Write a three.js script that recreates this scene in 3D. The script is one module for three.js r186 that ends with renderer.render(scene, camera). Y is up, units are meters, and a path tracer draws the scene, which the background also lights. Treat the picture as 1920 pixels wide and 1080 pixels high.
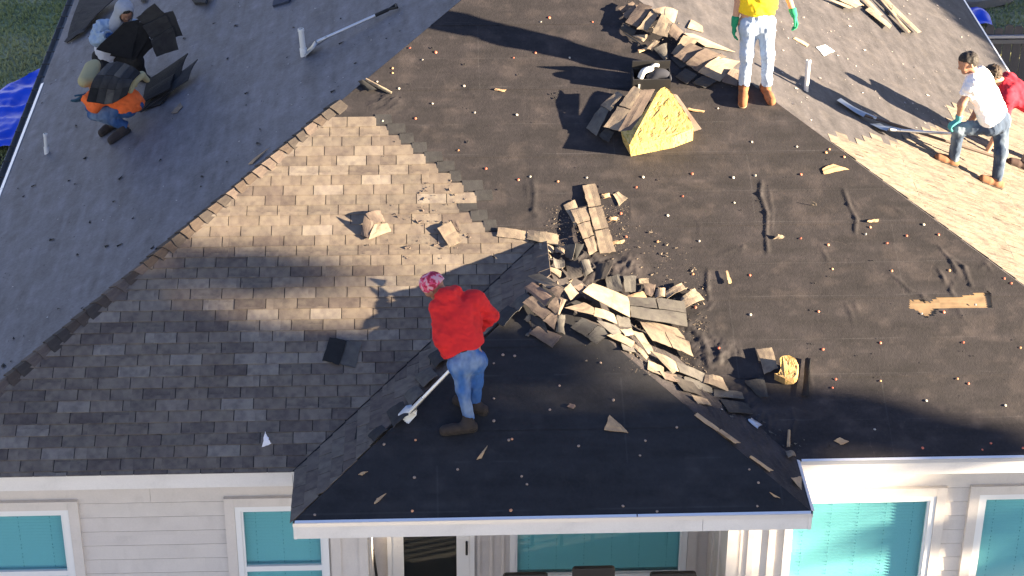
import * as THREE from 'three';
import { mergeGeometries } from 'three/addons/utils/BufferGeometryUtils.js';

// ---------------------------------------------------------------- camera, sky, sun, exposure
const V3 = (x, y, z) => new THREE.Vector3(x, y, z);
const scene = new THREE.Scene();
const FPX = 3885.92, CAM = V3(0, 10.8237, 15.888), YAW = -0.045, PIT = -0.5118, ROL = 0.0075;
const camera = new THREE.PerspectiveCamera(2 * Math.atan(540 / FPX) * 180 / Math.PI, 16 / 9, 0.5, 600);
camera.position.copy(CAM);
camera.rotation.set(PIT, YAW, ROL, 'YXZ');
camera.updateMatrixWorld(true);
const SUN = V3(0.945, 0.172, 0.28).normalize();          // towards the sun, ten degrees up, right of the house
const SKYK = 0.22;
{
  const w = 256, h = 128, d = new Float32Array(w * h * 4);
  for (let j = 0; j < h; j++) for (let i = 0; i < w; i++) {
    const el = ((j + .5) / h - .5) * Math.PI, az = ((i + .5) / w - .5) * 2 * Math.PI;
    const dir = V3(Math.cos(el) * Math.cos(az), Math.sin(el), Math.cos(el) * Math.sin(az));
    const up = Math.max(0, dir.y), t = Math.pow(1 - up, 3.5), c = Math.max(0, dir.dot(SUN));
    const g = Math.pow(c, 5) * .35 * Math.pow(1 - up, 2), g2 = Math.pow(c, 40) * .5;
    const low = dir.y < 0 ? Math.max(.25, 1 + dir.y * 3) : 1;
    const k = (j * w + i) * 4;
    d[k] = (.06 + 1.30 * t + .66 * g + .96 * g2) * SKYK * low;
    d[k + 1] = (.13 + 1.25 * t + .45 * g + .63 * g2) * SKYK * low;
    d[k + 2] = (.33 + 1.10 * t + .25 * g + .3 * g2) * SKYK * low;
    d[k + 3] = 1;
  }
  const sky = new THREE.DataTexture(d, w, h, THREE.RGBAFormat, THREE.FloatType);
  sky.mapping = THREE.EquirectangularReflectionMapping; sky.magFilter = sky.minFilter = THREE.LinearFilter; sky.needsUpdate = true;
  scene.background = sky; scene.environment = sky;
}
const sun = new THREE.DirectionalLight(0xffffff, 5);
sun.color.setRGB(1, .80, .56);
sun.position.copy(SUN).multiplyScalar(60).add(V3(1, 0, -4)); sun.target.position.set(1, 0, -4);
sun.castShadow = true; sun.shadow.mapSize.set(4096, 4096);
Object.assign(sun.shadow.camera, { left: -24, right: 24, top: 20, bottom: -20, near: 1, far: 140 });
sun.shadow.radius = 1;
scene.add(sun, sun.target);
const EXPOSURE = 8.0;

// ---------------------------------------------------------------- small tools
let seed = 7;
const rnd = () => { seed = (seed * 1664525 + 1013904223) >>> 0; return seed / 4294967296; };
const rr = (a, b) => a + (b - a) * rnd();
const pick = a => a[Math.floor(rnd() * a.length)];
function hash(x, y, z) { let h = (x * 374761393 + y * 668265263 + z * 2147483647 ^ 0x5bd1e995) | 0; h = Math.imul(h ^ (h >>> 13), 1274126177); h = Math.imul(h ^ (h >>> 15), 2246822519); return ((h ^ (h >>> 16)) >>> 0) / 4294967296; }
function vn(x, y, z = 0) {
  const X = Math.floor(x), Y = Math.floor(y), Z = Math.floor(z); let a = x - X, b = y - Y, c = z - Z;
  a = a * a * (3 - 2 * a); b = b * b * (3 - 2 * b); c = c * c * (3 - 2 * c);
  const L = (p, q, t) => p + (q - p) * t, H = (i, j, k) => hash(X + i, Y + j, Z + k);
  const f = k => L(L(H(0, 0, k), H(1, 0, k), a), L(H(0, 1, k), H(1, 1, k), a), b);
  return Z === z ? f(0) : L(f(0), f(1), c);
}
const fbm = (x, y, z = 0, o = 4) => { let s = 0, a = .5; for (let i = 0; i < o; i++) { s += a * vn(x + i * 17.3, y + i * 9.1, z); x *= 2.03; y *= 2.03; z *= 2.03; a *= .5; } return s / (1 - Math.pow(.5, o)); };
const sst = (a, b, x) => { const t = Math.min(1, Math.max(0, (x - a) / (b - a))); return t * t * (3 - 2 * t); };
const srgb = v => { v = Math.min(1, Math.max(0, v)); return 255 * (v <= .0031308 ? v * 12.92 : 1.055 * Math.pow(v, 1 / 2.4) - .055); };
function colTex(w, h, fn, rep) {
  const d = new Uint8Array(w * h * 4), o = [0, 0, 0];
  for (let j = 0; j < h; j++) for (let i = 0; i < w; i++) { fn((i + .5) / w, (j + .5) / h, o); const k = (j * w + i) * 4; d[k] = srgb(o[0]); d[k + 1] = srgb(o[1]); d[k + 2] = srgb(o[2]); d[k + 3] = 255; }
  const t = new THREE.DataTexture(d, w, h); t.colorSpace = THREE.SRGBColorSpace; fin(t, rep); return t;
}
function greyTex(w, h, fn, rep) {
  const d = new Uint8Array(w * h * 4);
  for (let j = 0; j < h; j++) for (let i = 0; i < w; i++) { const v = Math.max(0, Math.min(255, 255 * fn((i + .5) / w, (j + .5) / h))); const k = (j * w + i) * 4; d[k] = d[k + 1] = d[k + 2] = v; d[k + 3] = 255; }
  const t = new THREE.DataTexture(d, w, h); fin(t, rep); return t;
}
function fin(t, rep) { t.wrapS = t.wrapT = THREE.RepeatWrapping; t.magFilter = THREE.LinearFilter; t.minFilter = THREE.LinearMipmapLinearFilter; t.generateMipmaps = true; if (rep) t.repeat.set(rep, rep); t.needsUpdate = true; }
const mat = (r, g, b, rough = .9, o = {}) => { const m = new THREE.MeshStandardMaterial({ roughness: rough, side: THREE.DoubleSide, ...o }); m.color.setRGB(r, g, b); return m; };
const pmat = (r, g, b, rough, o = {}) => { const m = new THREE.MeshPhysicalMaterial({ roughness: rough, side: THREE.DoubleSide, ...o }); m.color.setRGB(r, g, b); return m; };

const used = {};
function numbered(n) { const k = used[n] = (used[n] ?? -1) + 1; return k ? n + '_' + String(k).padStart(3, '0') : n; }
function tag(o, label, category, group, kind) { if (label) o.userData.label = label; if (category) o.userData.category = category; if (group) o.userData.group = group; if (kind) o.userData.kind = kind; return o; }
function mesh(name, geo, m, parent, top) {
  const o = new THREE.Mesh(geo, m); o.name = top ? numbered(name) : name; o.castShadow = o.receiveShadow = true;
  (parent || scene).add(o);
  if (!parent && !top) o.name = numbered(name);
  return o;
}
function thing(name, label, category, group, pos) { const g = new THREE.Group(); g.name = numbered(name); if (pos) g.position.copy(pos); scene.add(g); return tag(g, label, category, group); }
const merge = a => { const idx = a.some(g => g.index) && a.some(g => !g.index); return mergeGeometries(idx ? a.map(g => g.index ? g.toNonIndexed() : g) : a); };
// box between two corners
function bx(x0, y0, z0, x1, y1, z1) {
  const g = new THREE.BoxGeometry(Math.abs(x1 - x0), Math.abs(y1 - y0), Math.abs(z1 - z0)); g.translate((x0 + x1) / 2, (y0 + y1) / 2, (z0 + z1) / 2);
  const p = g.attributes.position, n = g.attributes.normal, u = g.attributes.uv;
  for (let i = 0; i < p.count; i++) { const ax = Math.abs(n.getX(i)), ay = Math.abs(n.getY(i)); u.setXY(i, ax > .5 ? p.getZ(i) : p.getX(i), ay > .5 ? p.getZ(i) : p.getY(i)); }
  return g;
}
function tube(pts, r, seg = 8, closed = false) { const c = new THREE.CatmullRomCurve3(pts, false, 'centripetal'); return new THREE.TubeGeometry(c, Math.max(2, pts.length * 4), r, seg, closed); }
function rod(a, b, r0, r1 = r0, seg = 10) {
  const d = b.clone().sub(a), L = d.length(), g = new THREE.CylinderGeometry(r1, r0, L, seg); g.translate(0, L / 2, 0);
  g.applyQuaternion(new THREE.Quaternion().setFromUnitVectors(V3(0, 1, 0), d.normalize())); g.translate(a.x, a.y, a.z); return g;
}

// ---------------------------------------------------------------- the roof's planes (eaves at y = 0, front eave along x at z = 0)
const S = 0.4669, XL = -4.961, XR = 7.635, XA = -1.2541, XB = 3.3928, ZP = 0.8268, YG = -2.75, RUN = (XR - XL) / 2, XM = (XL + XR) / 2;
const C = Math.hypot(1, S), PW = (XB - XA) / 2, PXM = (XA + XB) / 2, ZBACK = -17;
const slopeFrame = (O, U, V, N) => ({ O, U, V, N, at: (u, t, h = 0) => O.clone().addScaledVector(U, u).addScaledVector(V, t).addScaledVector(N, h), inv: p => { const q = p.clone().sub(O); return [q.dot(U), q.dot(V), q.dot(N)]; } });
const FR = slopeFrame(V3(0, 0, 0), V3(1, 0, 0), V3(0, S / C, -1 / C), V3(0, 1 / C, S / C));
const LT = slopeFrame(V3(XL, 0, 0), V3(0, 0, 1), V3(1 / C, S / C, 0), V3(-S / C, 1 / C, 0));
const RT = slopeFrame(V3(XR, 0, 0), V3(0, 0, -1), V3(-1 / C, S / C, 0), V3(S / C, 1 / C, 0));
const PF = slopeFrame(V3(0, 0, ZP), V3(1, 0, 0), V3(0, S / C, -1 / C), V3(0, 1 / C, S / C));
const PL = slopeFrame(V3(XA, 0, 0), V3(0, 0, 1), V3(1 / C, S / C, 0), V3(-S / C, 1 / C, 0));
const PR = slopeFrame(V3(XB, 0, 0), V3(0, 0, -1), V3(-1 / C, S / C, 0), V3(S / C, 1 / C, 0));
function roofY(x, z) {
  let m = -99;
  if (x > XL && x < XR && z < 0 && z > ZBACK) m = Math.min(-S * z, S * (x - XL), S * (XR - x));
  if (x > XA && x < XB && z < ZP && z > -PW - .3) m = Math.max(m, Math.min(S * (ZP - z), S * (x - XA), S * (XB - x)));
  return m;
}
const ray = (px, py) => V3((px - 960) / FPX, (540 - py) / FPX, -1).applyQuaternion(camera.quaternion);
function onPlane(px, py, fr, h = 0) { const r = ray(px, py), t = (fr.O.clone().addScaledVector(fr.N, h).sub(CAM).dot(fr.N)) / r.dot(fr.N); return CAM.clone().addScaledVector(r, t); }
function atZ(px, py, z) { const r = ray(px, py); return CAM.clone().addScaledVector(r, (z - CAM.z) / r.z); }
function atY(px, py, y) { const r = ray(px, py); return CAM.clone().addScaledVector(r, (y - CAM.y) / r.y); }
function onRoof(px, py, h = 0) {       // first point of that sight line h (vertical/C) above the roof
  const r = ray(px, py), H = h * C; let t0 = 12, t1 = 0, hit = false;
  for (let t = 12; t < 40; t += .04) { const p = CAM.clone().addScaledVector(r, t); const y = roofY(p.x, p.z); if (y > -50 && p.y < y + H) { t1 = t; t0 = t - .04; hit = true; break; } }
  if (!hit) return null;
  for (let i = 0; i < 14; i++) { const m = (t0 + t1) / 2, p = CAM.clone().addScaledVector(r, m); if (p.y < roofY(p.x, p.z) + H) t1 = m; else t0 = m; }
  return CAM.clone().addScaledVector(r, t1);
}
function roofN(p) { const e = .02, y = roofY(p.x, p.z), a = roofY(p.x - e, p.z), b = roofY(p.x, p.z - e); return V3((a - y) / e, 1, (b - y) / e).normalize(); }
// ---------------------------------------------------------------- materials
const granT = colTex(512, 512, (u, v, o) => { const g = hash(Math.floor(u * 512), Math.floor(v * 512), 3), f = fbm(u * 9, v * 9, 0, 3), m = fbm(u * 3.1 + 5, v * 3.1, 0, 3), k = .78 + .32 * (g - .5) + .55 * (f - .5) + .35 * (m - .5); o[0] = k; o[1] = k * (.99 + .05 * (f - .5)); o[2] = k * (.97 - .12 * (f - .5)); });
const granB = greyTex(512, 512, (u, v) => hash(Math.floor(u * 512), Math.floor(v * 512), 9));
const shTones = [[.172, .140, .112], [.19, .157, .126], [.160, .134, .110], [.208, .175, .143], [.142, .116, .097], [.182, .150, .121], [.128, .102, .086], [.235, .203, .170]];
const shMats = [];
for (let i = 0; i < shTones.length; i++) for (let k = 0; k < 2; k++) {
  const t = granT.clone(); t.offset.set(.13 * i + .41 * k, .29 * i + .17 * k); t.repeat.set(2, 2); t.needsUpdate = true;
  const c = shTones[i]; shMats.push(mat(c[0] * 1.25, c[1] * 1.25, c[2] * 1.25, .93, { map: t, bumpMap: granB, bumpScale: .0012 }));
}
const granV = granT.clone(); granV.repeat.set(2, 2); granV.needsUpdate = true;
const shVert = mat(1.25, 1.25, 1.25, .93, { map: granV, vertexColors: true, bumpMap: granB, bumpScale: .0012 });
const looseT = { tan: [.225, .182, .138], pale: [.27, .222, .165], wood: [.52, .35, .20], cap: [.085, .064, .050], capd: [.06, .05, .044], brown: [.135, .105, .088], red: [.19, .135, .112], grey: [.10, .095, .088], dark: [.036, .036, .038], black: [.012, .013, .015], felt: [.045, .04, .037] };
const looseM = {}; for (const k in looseT) { const c = looseT[k]; looseM[k] = mat(c[0] * 1.25, c[1] * 1.25, c[2] * 1.25, .92, { map: granV, bumpMap: granB, bumpScale: .0015 }); }
const strawT = colTex(1024, 1024, (u, v, o) => { const a = fbm(u * 46, v * 9, 0, 4), b = fbm(u * 14, v * 16, 0, 4), g = hash(Math.floor(u * 1024), Math.floor(v * 1024), 8), k = .84 + .7 * (a - .5) + .5 * (b - .5) + .3 * (g - .5); o[0] = .205 * k; o[1] = .170 * k * (1 - .1 * (b - .5)); o[2] = .132 * k * (1 - .3 * (b - .5)); }); strawT.repeat.set(.5, .5);
const strawB = greyTex(512, 512, (u, v) => fbm(u * 30, v * 12, 0, 4)); strawB.repeat.set(.7, .7);
const strawM = mat(1, 1, 1, .95, { map: strawT, bumpMap: strawB, bumpScale: .02 });
const underM = mat(.018, .018, .02, .95);
// felt on the front slopes: one map over 13 x 7 m, with dust, scuffs and nail-line traces
const scuffs = []; for (let i = 0; i < 240; i++) scuffs.push([rr(-5, 8), rr(0, 7), rr(-1.5, 1.5), rr(.05, .5), rr(.004, .014), rr(.15, .9)]);
function feltMap(w, h, W, H, u0, base, amt, warm, sd, lap = 0) {
  const buf = new Float32Array(w * h);
  for (const [su, st, a, L, th, k] of scuffs) {
    const n = Math.ceil(L / (W / w) * 1.5);
    for (let i = 0; i < n; i++) { const q = i / n - .5, x = su + Math.cos(a) * L * q + .03 * vn(q * 9, su * 7), y = (st + Math.sin(a) * L * q + .03 * vn(q * 7, st * 9)) % H, X = Math.floor((x - u0) / W * w), Y = Math.floor(y / H * h), r = Math.max(1, Math.round(th / (W / w))); for (let b = 0; b < r; b++) if (X >= 0 && X < w && Y + b >= 0 && Y + b < h) buf[(Y + b) * w + X] += k * (1 - 4 * q * q) * .6; }
  }
  return colTex(w, h, (a, b, o) => {
    const u = a * W + u0, t = b * H, f = fbm(u * 1.1 + sd, t * 1.3, 0, 5), g = fbm(u * 7 + sd, t * 9, 0, 4), g2 = vn(u * 60, t * 60), sp = hash(Math.floor(u * 90), Math.floor(t * 90), sd | 0), st = fbm(u * 2.2 - sd, t * 14, 0, 3);
    let k = .84 + .22 * (f - .5) + .5 * (g - .5) + .3 * (g2 - .5) + .6 * (st - .5);
    const dust = sst(.52, .8, fbm(u * 4.3 + 31 + sd, t * 5.8 + 7, 0, 5)) * amt * .8 + sst(.62, .85, g) * amt * .5 + (sp > .985 ? .5 * amt : 0) + buf[Math.min(h - 1, Math.floor(b * h)) * w + Math.min(w - 1, Math.floor(a * w))] * amt * .8;
    const q = lap ? ((t + .006 * (vn(u * 2, t) - .5)) % lap + lap) % lap : 1, ln = lap && ((q > .035 && q < .043) || (q > .44 && q < .447)) ? .016 * sst(.35, .6, fbm(u * 3, t * 2 + 40, 0, 3)) : 0;
    const vs = lap && Math.abs(((u + Math.floor(t / lap) * 1.37 + .01 * vn(t * 6, u)) % 3.1 + 3.1) % 3.1 - 1.2) < .005 ? .012 : 0;
    for (let c = 0; c < 3; c++) o[c] = base[c] * k + dust * warm[c] + ln + vs;
  });
}
const feltF = feltMap(2048, 1100, 13.2, 7.1, -5.2, [.0250, .0214, .0232], 1, [.023, .0180, .0155], 1, .92);
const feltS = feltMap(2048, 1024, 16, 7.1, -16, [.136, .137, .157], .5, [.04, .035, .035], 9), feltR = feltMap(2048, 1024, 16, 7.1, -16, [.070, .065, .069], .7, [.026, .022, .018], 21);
const feltB = greyTex(512, 512, (u, v) => .5 * fbm(u * 40, v * 40, 0, 3) + .5 * vn(u * 190, v * 190));
const feltB13 = feltB.clone(), feltB16 = feltB.clone(); feltB13.repeat.set(16, 9); feltB16.repeat.set(20, 9); feltB13.needsUpdate = feltB16.needsUpdate = true;
const feltFM = mat(1, 1, 1, .82, { map: feltF, bumpMap: feltB13, bumpScale: .0018 });
const feltP = feltMap(1024, 512, 13.2, 7.1, -5.2, [.0185, .0188, .0215], .45, [.022, .0185, .0165], 3, .92), feltPM = mat(1, 1, 1, .8, { map: feltP, bumpMap: feltB13, bumpScale: .0012 });
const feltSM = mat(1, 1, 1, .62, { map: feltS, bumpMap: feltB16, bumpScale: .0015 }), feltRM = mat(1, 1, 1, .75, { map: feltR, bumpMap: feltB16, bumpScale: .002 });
const feltTornM = mat(.62, .58, .58, .85, { map: feltR, bumpMap: feltB16, bumpScale: .003 });
const plyT = colTex(512, 512, (u, v, o) => { const g = fbm(u * 4, v * 60, 0, 4), f = fbm(u * 18, v * 20, 0, 3), k = .8 + .5 * (g - .5) + .5 * (f - .5); o[0] = .30 * k; o[1] = .205 * k; o[2] = .115 * k; });
const plyM = mat(1, 1, 1, .9, { map: plyT });
const paintT = colTex(512, 512, (u, v, o) => { const k = .90 - .045 * sst(.55, .75, fbm(u * 9, v * 5, 0, 5)) + .12 * (fbm(u * 5, v * 5, 0, 4) - .5) + .05 * (vn(u * 120, v * 120) - .5); o[0] = o[1] = o[2] = k; });
const whiteP = mat(.80, .79, .775, .55, { map: paintT }), sidingP = mat(.70, .665, .64, .62, { map: paintT }), trimP = mat(.73, .69, .655, .6, { map: paintT }), sidingP2 = mat(.69, .657, .634, .62, { map: paintT }), sidingP3 = mat(.705, .672, .645, .62, { map: paintT }), vinylW = mat(.80, .82, .83, .35);
const alu = mat(.72, .73, .74, .35, { metalness: .75 }), steel = mat(.5, .51, .52, .38, { metalness: .85 }), steelDark = mat(.05, .05, .055, .45, { metalness: .4 }), rubber = mat(.012, .012, .013, .7);
const pvc = mat(.72, .72, .70, .45), darkM = mat(.02, .02, .022, .8);
// ---------------------------------------------------------------- ground, lawn
const lawnT = colTex(1024, 1024, (u, v, o) => { const f = fbm(u * 6, v * 6, 0, 5), g = vn(u * 260, v * 260), m = fbm(u * 30, v * 30, 0, 3), k = .65 + .6 * (g - .5) + .5 * (m - .5), d = sst(.35, .7, f); o[0] = (.29 + .17 * d) * k; o[1] = (.34 + .12 * d) * k; o[2] = (.16 + .09 * d) * k; });
lawnT.repeat.set(.16, .16);
{
  const g = new THREE.PlaneGeometry(500, 500); g.rotateX(-Math.PI / 2); const u = g.attributes.uv, p = g.attributes.position; for (let i = 0; i < u.count; i++) u.setXY(i, p.getX(i), p.getZ(i));
  const m = mesh('ground', g, mat(1, 1, 1, .95, { map: lawnT }), null, true); m.position.y = YG; tag(m, null, null, null, 'structure');
  // grass blades where the lawn shows beside the left eave and past the fence
  const b = new THREE.BufferGeometry(); b.setAttribute('position', new THREE.Float32BufferAttribute([-.012, 0, 0, .012, 0, 0, .004, .07, .02, -.01, 0, .01, .01, 0, -.012, -.02, .055, -.012], 3)); b.computeVertexNormals();
  const N = 60000, im = new THREE.InstancedMesh(b, mat(1, 1, 1, .9), N), M = new THREE.Matrix4(), q = new THREE.Quaternion(), c = new THREE.Color();
  for (let i = 0; i < N; i++) {
    const x = i < 42000 ? rr(-13, -5.4) : rr(8, 13), z = i < 42000 ? rr(-20, -4) : rr(-27, -14), f = fbm(x * .5, z * .5, 0, 4);
    q.setFromEuler(new THREE.Euler(rr(-.5, .5), rr(0, 6.3), rr(-.5, .5))); M.compose(V3(x, YG, z), q, V3(1, rr(.5, 1.1), 1).multiplyScalar(rr(.8, 1.5))); im.setMatrixAt(i, M);
    const d = sst(.35, .65, f) * .7 + .3 * rnd(); c.setRGB(.28 + .2 * d, .34 + .14 * d, .14 + .1 * d); im.setColorAt(i, c);
  }
  im.name = 'grass'; scene.add(im); tag(im, 'short dry green grass of the lawns beside the house', 'grass', null, 'stuff');
}
// ---------------------------------------------------------------- house
const house = thing('house', 'single storey white house with hipped roof being stripped of shingles', 'house');
// polygon (u,t) on a slope as a flat slab
function slab(fr, poly, h0, h1, uv = (u, t) => [u, t]) {
  const P = [], U = [], idx = [], n = poly.length, tri = THREE.ShapeUtils.triangulateShape(poly.map(p => new THREE.Vector2(p[0], p[1])), []);
  const H = (h, i) => typeof h === 'function' ? h(poly[i][0], poly[i][1]) : h;
  const push = (i, h) => { const p = fr.at(poly[i][0], poly[i][1], H(h, i)); P.push(p.x, p.y, p.z); U.push(...uv(poly[i][0], poly[i][1])); };
  for (const t of tri) { push(t[0], h1); push(t[1], h1); push(t[2], h1); push(t[0], h0); push(t[2], h0); push(t[1], h0); }
  for (let i = 0; i < n; i++) { const j = (i + 1) % n; push(i, h0); push(j, h0); push(j, h1); push(i, h0); push(j, h1); push(i, h1); }
  const g = new THREE.BufferGeometry(); g.setAttribute('position', new THREE.Float32BufferAttribute(P, 3)); g.setAttribute('uv', new THREE.Float32BufferAttribute(U, 2)); g.computeVertexNormals(); return g;
}
const TT = RUN * C, PT = PW * C;
const deck = (fr, poly, label) => { const m = mesh('roof_slope', slab(fr, poly, -.035, -.014, (u, t) => [u * .8, t * .8]), plyM, house); if (label) m.userData.label = label; return m; };
const dF = deck(FR, [[XL, .0], [XR, .0], [XM, TT]], 'front hip of the roof, shingled at left and bare felt at right');
const dL = deck(LT, [[ZBACK, 0], [0, 0], [-RUN, TT], [ZBACK, TT]], 'shaded side slope covered in blue grey felt');
const dR = deck(RT, [[0, 0], [-ZBACK, 0], [-ZBACK, TT], [RUN, TT]], 'sunlit side slope of grey felt with tan shingles at its foot');
const dPF = deck(PF, [[XA, 0], [XB, 0], [PXM, PT]], 'black felted front hip above the porch');
const dPL = deck(PL, [[-PW, PT], [0, 0], [ZP, 0], [ZP - PW, PT]], 'small porch slope still shingled');
const dPR = deck(PR, [[PW, PT], [PW - ZP, PT], [-ZP, 0], [0, 0]], 'small porch slope of bare torn felt');

// ---- felt in lapped sheets with wrinkles
const wr = [];   // wrinkles: polyline on a slope (u,t), width, height
function wrinkle(fr, pts, w, h) { wr.push({ fr, pts: pts.map(p => fr.inv(onPlane(p[0], p[1], fr)).slice(0, 2)), w, h }); }
wrinkle(FR, [[1428, 335], [1425, 365], [1438, 400], [1436, 440], [1440, 482]], .022, .026);
wrinkle(FR, [[1440, 345], [1448, 395], [1447, 440]], .018, .012);
wrinkle(FR, [[1580, 350], [1592, 385], [1605, 410], [1603, 445]], .02, .022); wrinkle(FR, [[1595, 372], [1612, 395]], .02, .012);
wrinkle(FR, [[998, 330], [1003, 365], [1000, 395], [1012, 412]], .03, .016); wrinkle(FR, [[985, 335], [992, 380]], .03, .009);
wrinkle(FR, [[1755, 455], [1785, 492], [1800, 520]], .02, .02); wrinkle(FR, [[1775, 478], [1808, 500], [1820, 535], [1866, 545]], .018, .02);
wrinkle(FR, [[1790, 525], [1782, 545], [1792, 560]], .02, .018); wrinkle(FR, [[1756, 500], [1768, 520], [1774, 535]], .018, .018); wrinkle(FR, [[1832, 508], [1850, 495], [1862, 512]], .015, .012);
wrinkle(FR, [[1700, 540], [1730, 556], [1745, 562]], .018, .014); wrinkle(FR, [[1660, 505], [1690, 530], [1712, 552]], .02, .012); wrinkle(FR, [[1535, 455], [1560, 500]], .02, .01);
wrinkle(FR, [[1328, 500], [1326, 540], [1332, 570]], .02, .022); wrinkle(FR, [[1340, 480], [1395, 462], [1385, 475]], .015, .01); wrinkle(FR, [[1290, 610], [1320, 640], [1330, 680]], .03, .022);
wrinkle(FR, [[1335, 640], [1352, 665], [1345, 690]], .025, .02); wrinkle(FR, [[1310, 655], [1340, 700]], .03, .02); wrinkle(FR, [[1660, 380], [1700, 402]], .02, .012); wrinkle(FR, [[1180, 372], [1185, 420]], .02, .008);
wrinkle(FR, [[1290, 590], [1330, 578], [1342, 560]], .015, .01); wrinkle(FR, [[1150, 20], [1135, 45]], .02, .01); wrinkle(FR, [[1480, 760], [1490, 790], [1480, 830]], .018, .03); wrinkle(FR, [[1515, 690], [1525, 740]], .015, .01);
wrinkle(FR, [[1700, 770], [1780, 768], [1880, 772]], .02, .008); wrinkle(FR, [[1020, 575], [1100, 600]], .03, .01); wrinkle(FR, [[870, 160], [900, 190]], .02, .008); wrinkle(FR, [[820, 145], [850, 175]], .015, .008);
for (let i = 0; i < 14; i++) { const a = rr(1060, 1880), b = rr(330, 820), c = rr(-25, 25), d = rr(20, 60); wrinkle(FR, [[a, b], [a + c * .5 + rr(-5, 5), b + d * .5], [a + c, b + d]], rr(.012, .03), rr(.003, .007)); }
for (let i = 0; i < 12; i++) { const a = rr(30, 700), b = rr(20, 420), c = rr(20, 90), d = rr(-40, -8); wrinkle(LT, [[a, b], [a + c * .5, b + d * .5 + rr(-5, 5)], [a + c, b + d]], rr(.015, .03), rr(.004, .009)); }
for (let i = 0; i < 14; i++) { const a = rr(1460, 1800), b = rr(20, 220), c = rr(-10, 40), d = rr(15, 50); wrinkle(RT, [[a, b], [a + c * .5 + rr(-4, 4), b + d * .5], [a + c, b + d]], rr(.015, .03), rr(.004, .009)); }
const crumple = [[FR, 1095, 505, .35, .05], [FR, 1060, 490, .28, .05], [FR, 1340, 665, .3, .035], [FR, 1430, 790, .35, .03], [PR, 1330, 740, .5, .035], [PR, 1410, 810, .4, .025], [FR, 1175, 500, .25, .03], [PR, 1250, 660, .5, .03], [FR, 725, 190, .22, .02], [FR, 1300, 620, .3, .02], [PR, 1460, 870, .35, .02], [FR, 1390, 750, .3, .03]].map(c => { const q = c[0].inv(onPlane(c[1], c[2], c[0])); return { fr: c[0], u: q[0], t: q[1], r: c[3], h: c[4] }; });
function bump(fr, u, t) {
  let h = fr === FR || fr === PF || fr === PR ? .004 * (fbm(u * 1.5, t * 1.5, 3, 3) - .5) + .004 * (fbm(u * 6, t * 6, 5, 3) - .5) : .005 * (fbm(u * .8, t * .8, 3, 3) - .5);
  for (const w of wr) if (w.fr === fr) for (let i = 0; i + 1 < w.pts.length; i++) {
    const [ax, ay] = w.pts[i], [bxx, by] = w.pts[i + 1], m = w.w * 3; if (u < Math.min(ax, bxx) - m || u > Math.max(ax, bxx) + m || t < Math.min(ay, by) - m || t > Math.max(ay, by) + m) continue;
    const dx = bxx - ax, dy = by - ay, k = Math.max(0, Math.min(1, ((u - ax) * dx + (t - ay) * dy) / (dx * dx + dy * dy))), d = Math.hypot(u - ax - dx * k, t - ay - dy * k) + .02 * (fbm(u * 14, t * 14, 2, 2) - .5);
    const q = d / (w.w * .85), e = (i === 0 ? sst(0, .4, k) : 1) * (i + 2 === w.pts.length ? sst(0, .4, 1 - k) : 1); h += w.h * .45 * Math.exp(-q * q) * e;
  }
  for (const c of crumple) if (c.fr === fr) { const d = Math.hypot(u - c.u, (t - c.t) * 1.3) / c.r; if (d < 1) { const wx2 = .25 * fbm(u * 5, t * 5, 9, 2), n = fbm(u * 6 + wx2 * 9, t * 9 - wx2 * 5, 1, 3), n2 = fbm(u * 15 + 5, t * 15, 2, 3); h += .62 * c.h * (1 - d * d) * (.9 * Math.pow(1 - Math.abs(2 * n - 1), 4) + .6 * Math.pow(1 - Math.abs(2 * n2 - 1), 4)); } }
  return h;
}
// torn holes where the boards show
const holes = [];
function hole(fr, pts) { holes.push({ fr, pts: pts.map(p => fr.inv(onPlane(p[0], p[1], fr)).slice(0, 2)) }); }
hole(FR, [[1706, 562], [1722, 563], [1745, 566], [1758, 558], [1800, 556], [1855, 546], [1861, 576], [1800, 578], [1760, 577], [1752, 592], [1735, 596], [1722, 585], [1706, 578]]);
hole(PR, [[1296, 772], [1310, 776], [1342, 800], [1352, 806], [1392, 832], [1360, 822], [1330, 808]]);
hole(PR, [[1402, 856], [1420, 866], [1450, 884], [1436, 880]]);
hole(FR, [[640, 205], [690, 215], [900, 400], [640, 260]].map(p => p)); holes.pop();
const inPoly = (pts, u, t) => { let c = false; for (let i = 0, j = pts.length - 1; i < pts.length; j = i++) { const [a, b] = pts[i], [d, e] = pts[j]; if ((b > t) !== (e > t) && u < (d - a) * (t - b) / (e - b) + a) c = !c; } return c; };
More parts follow.
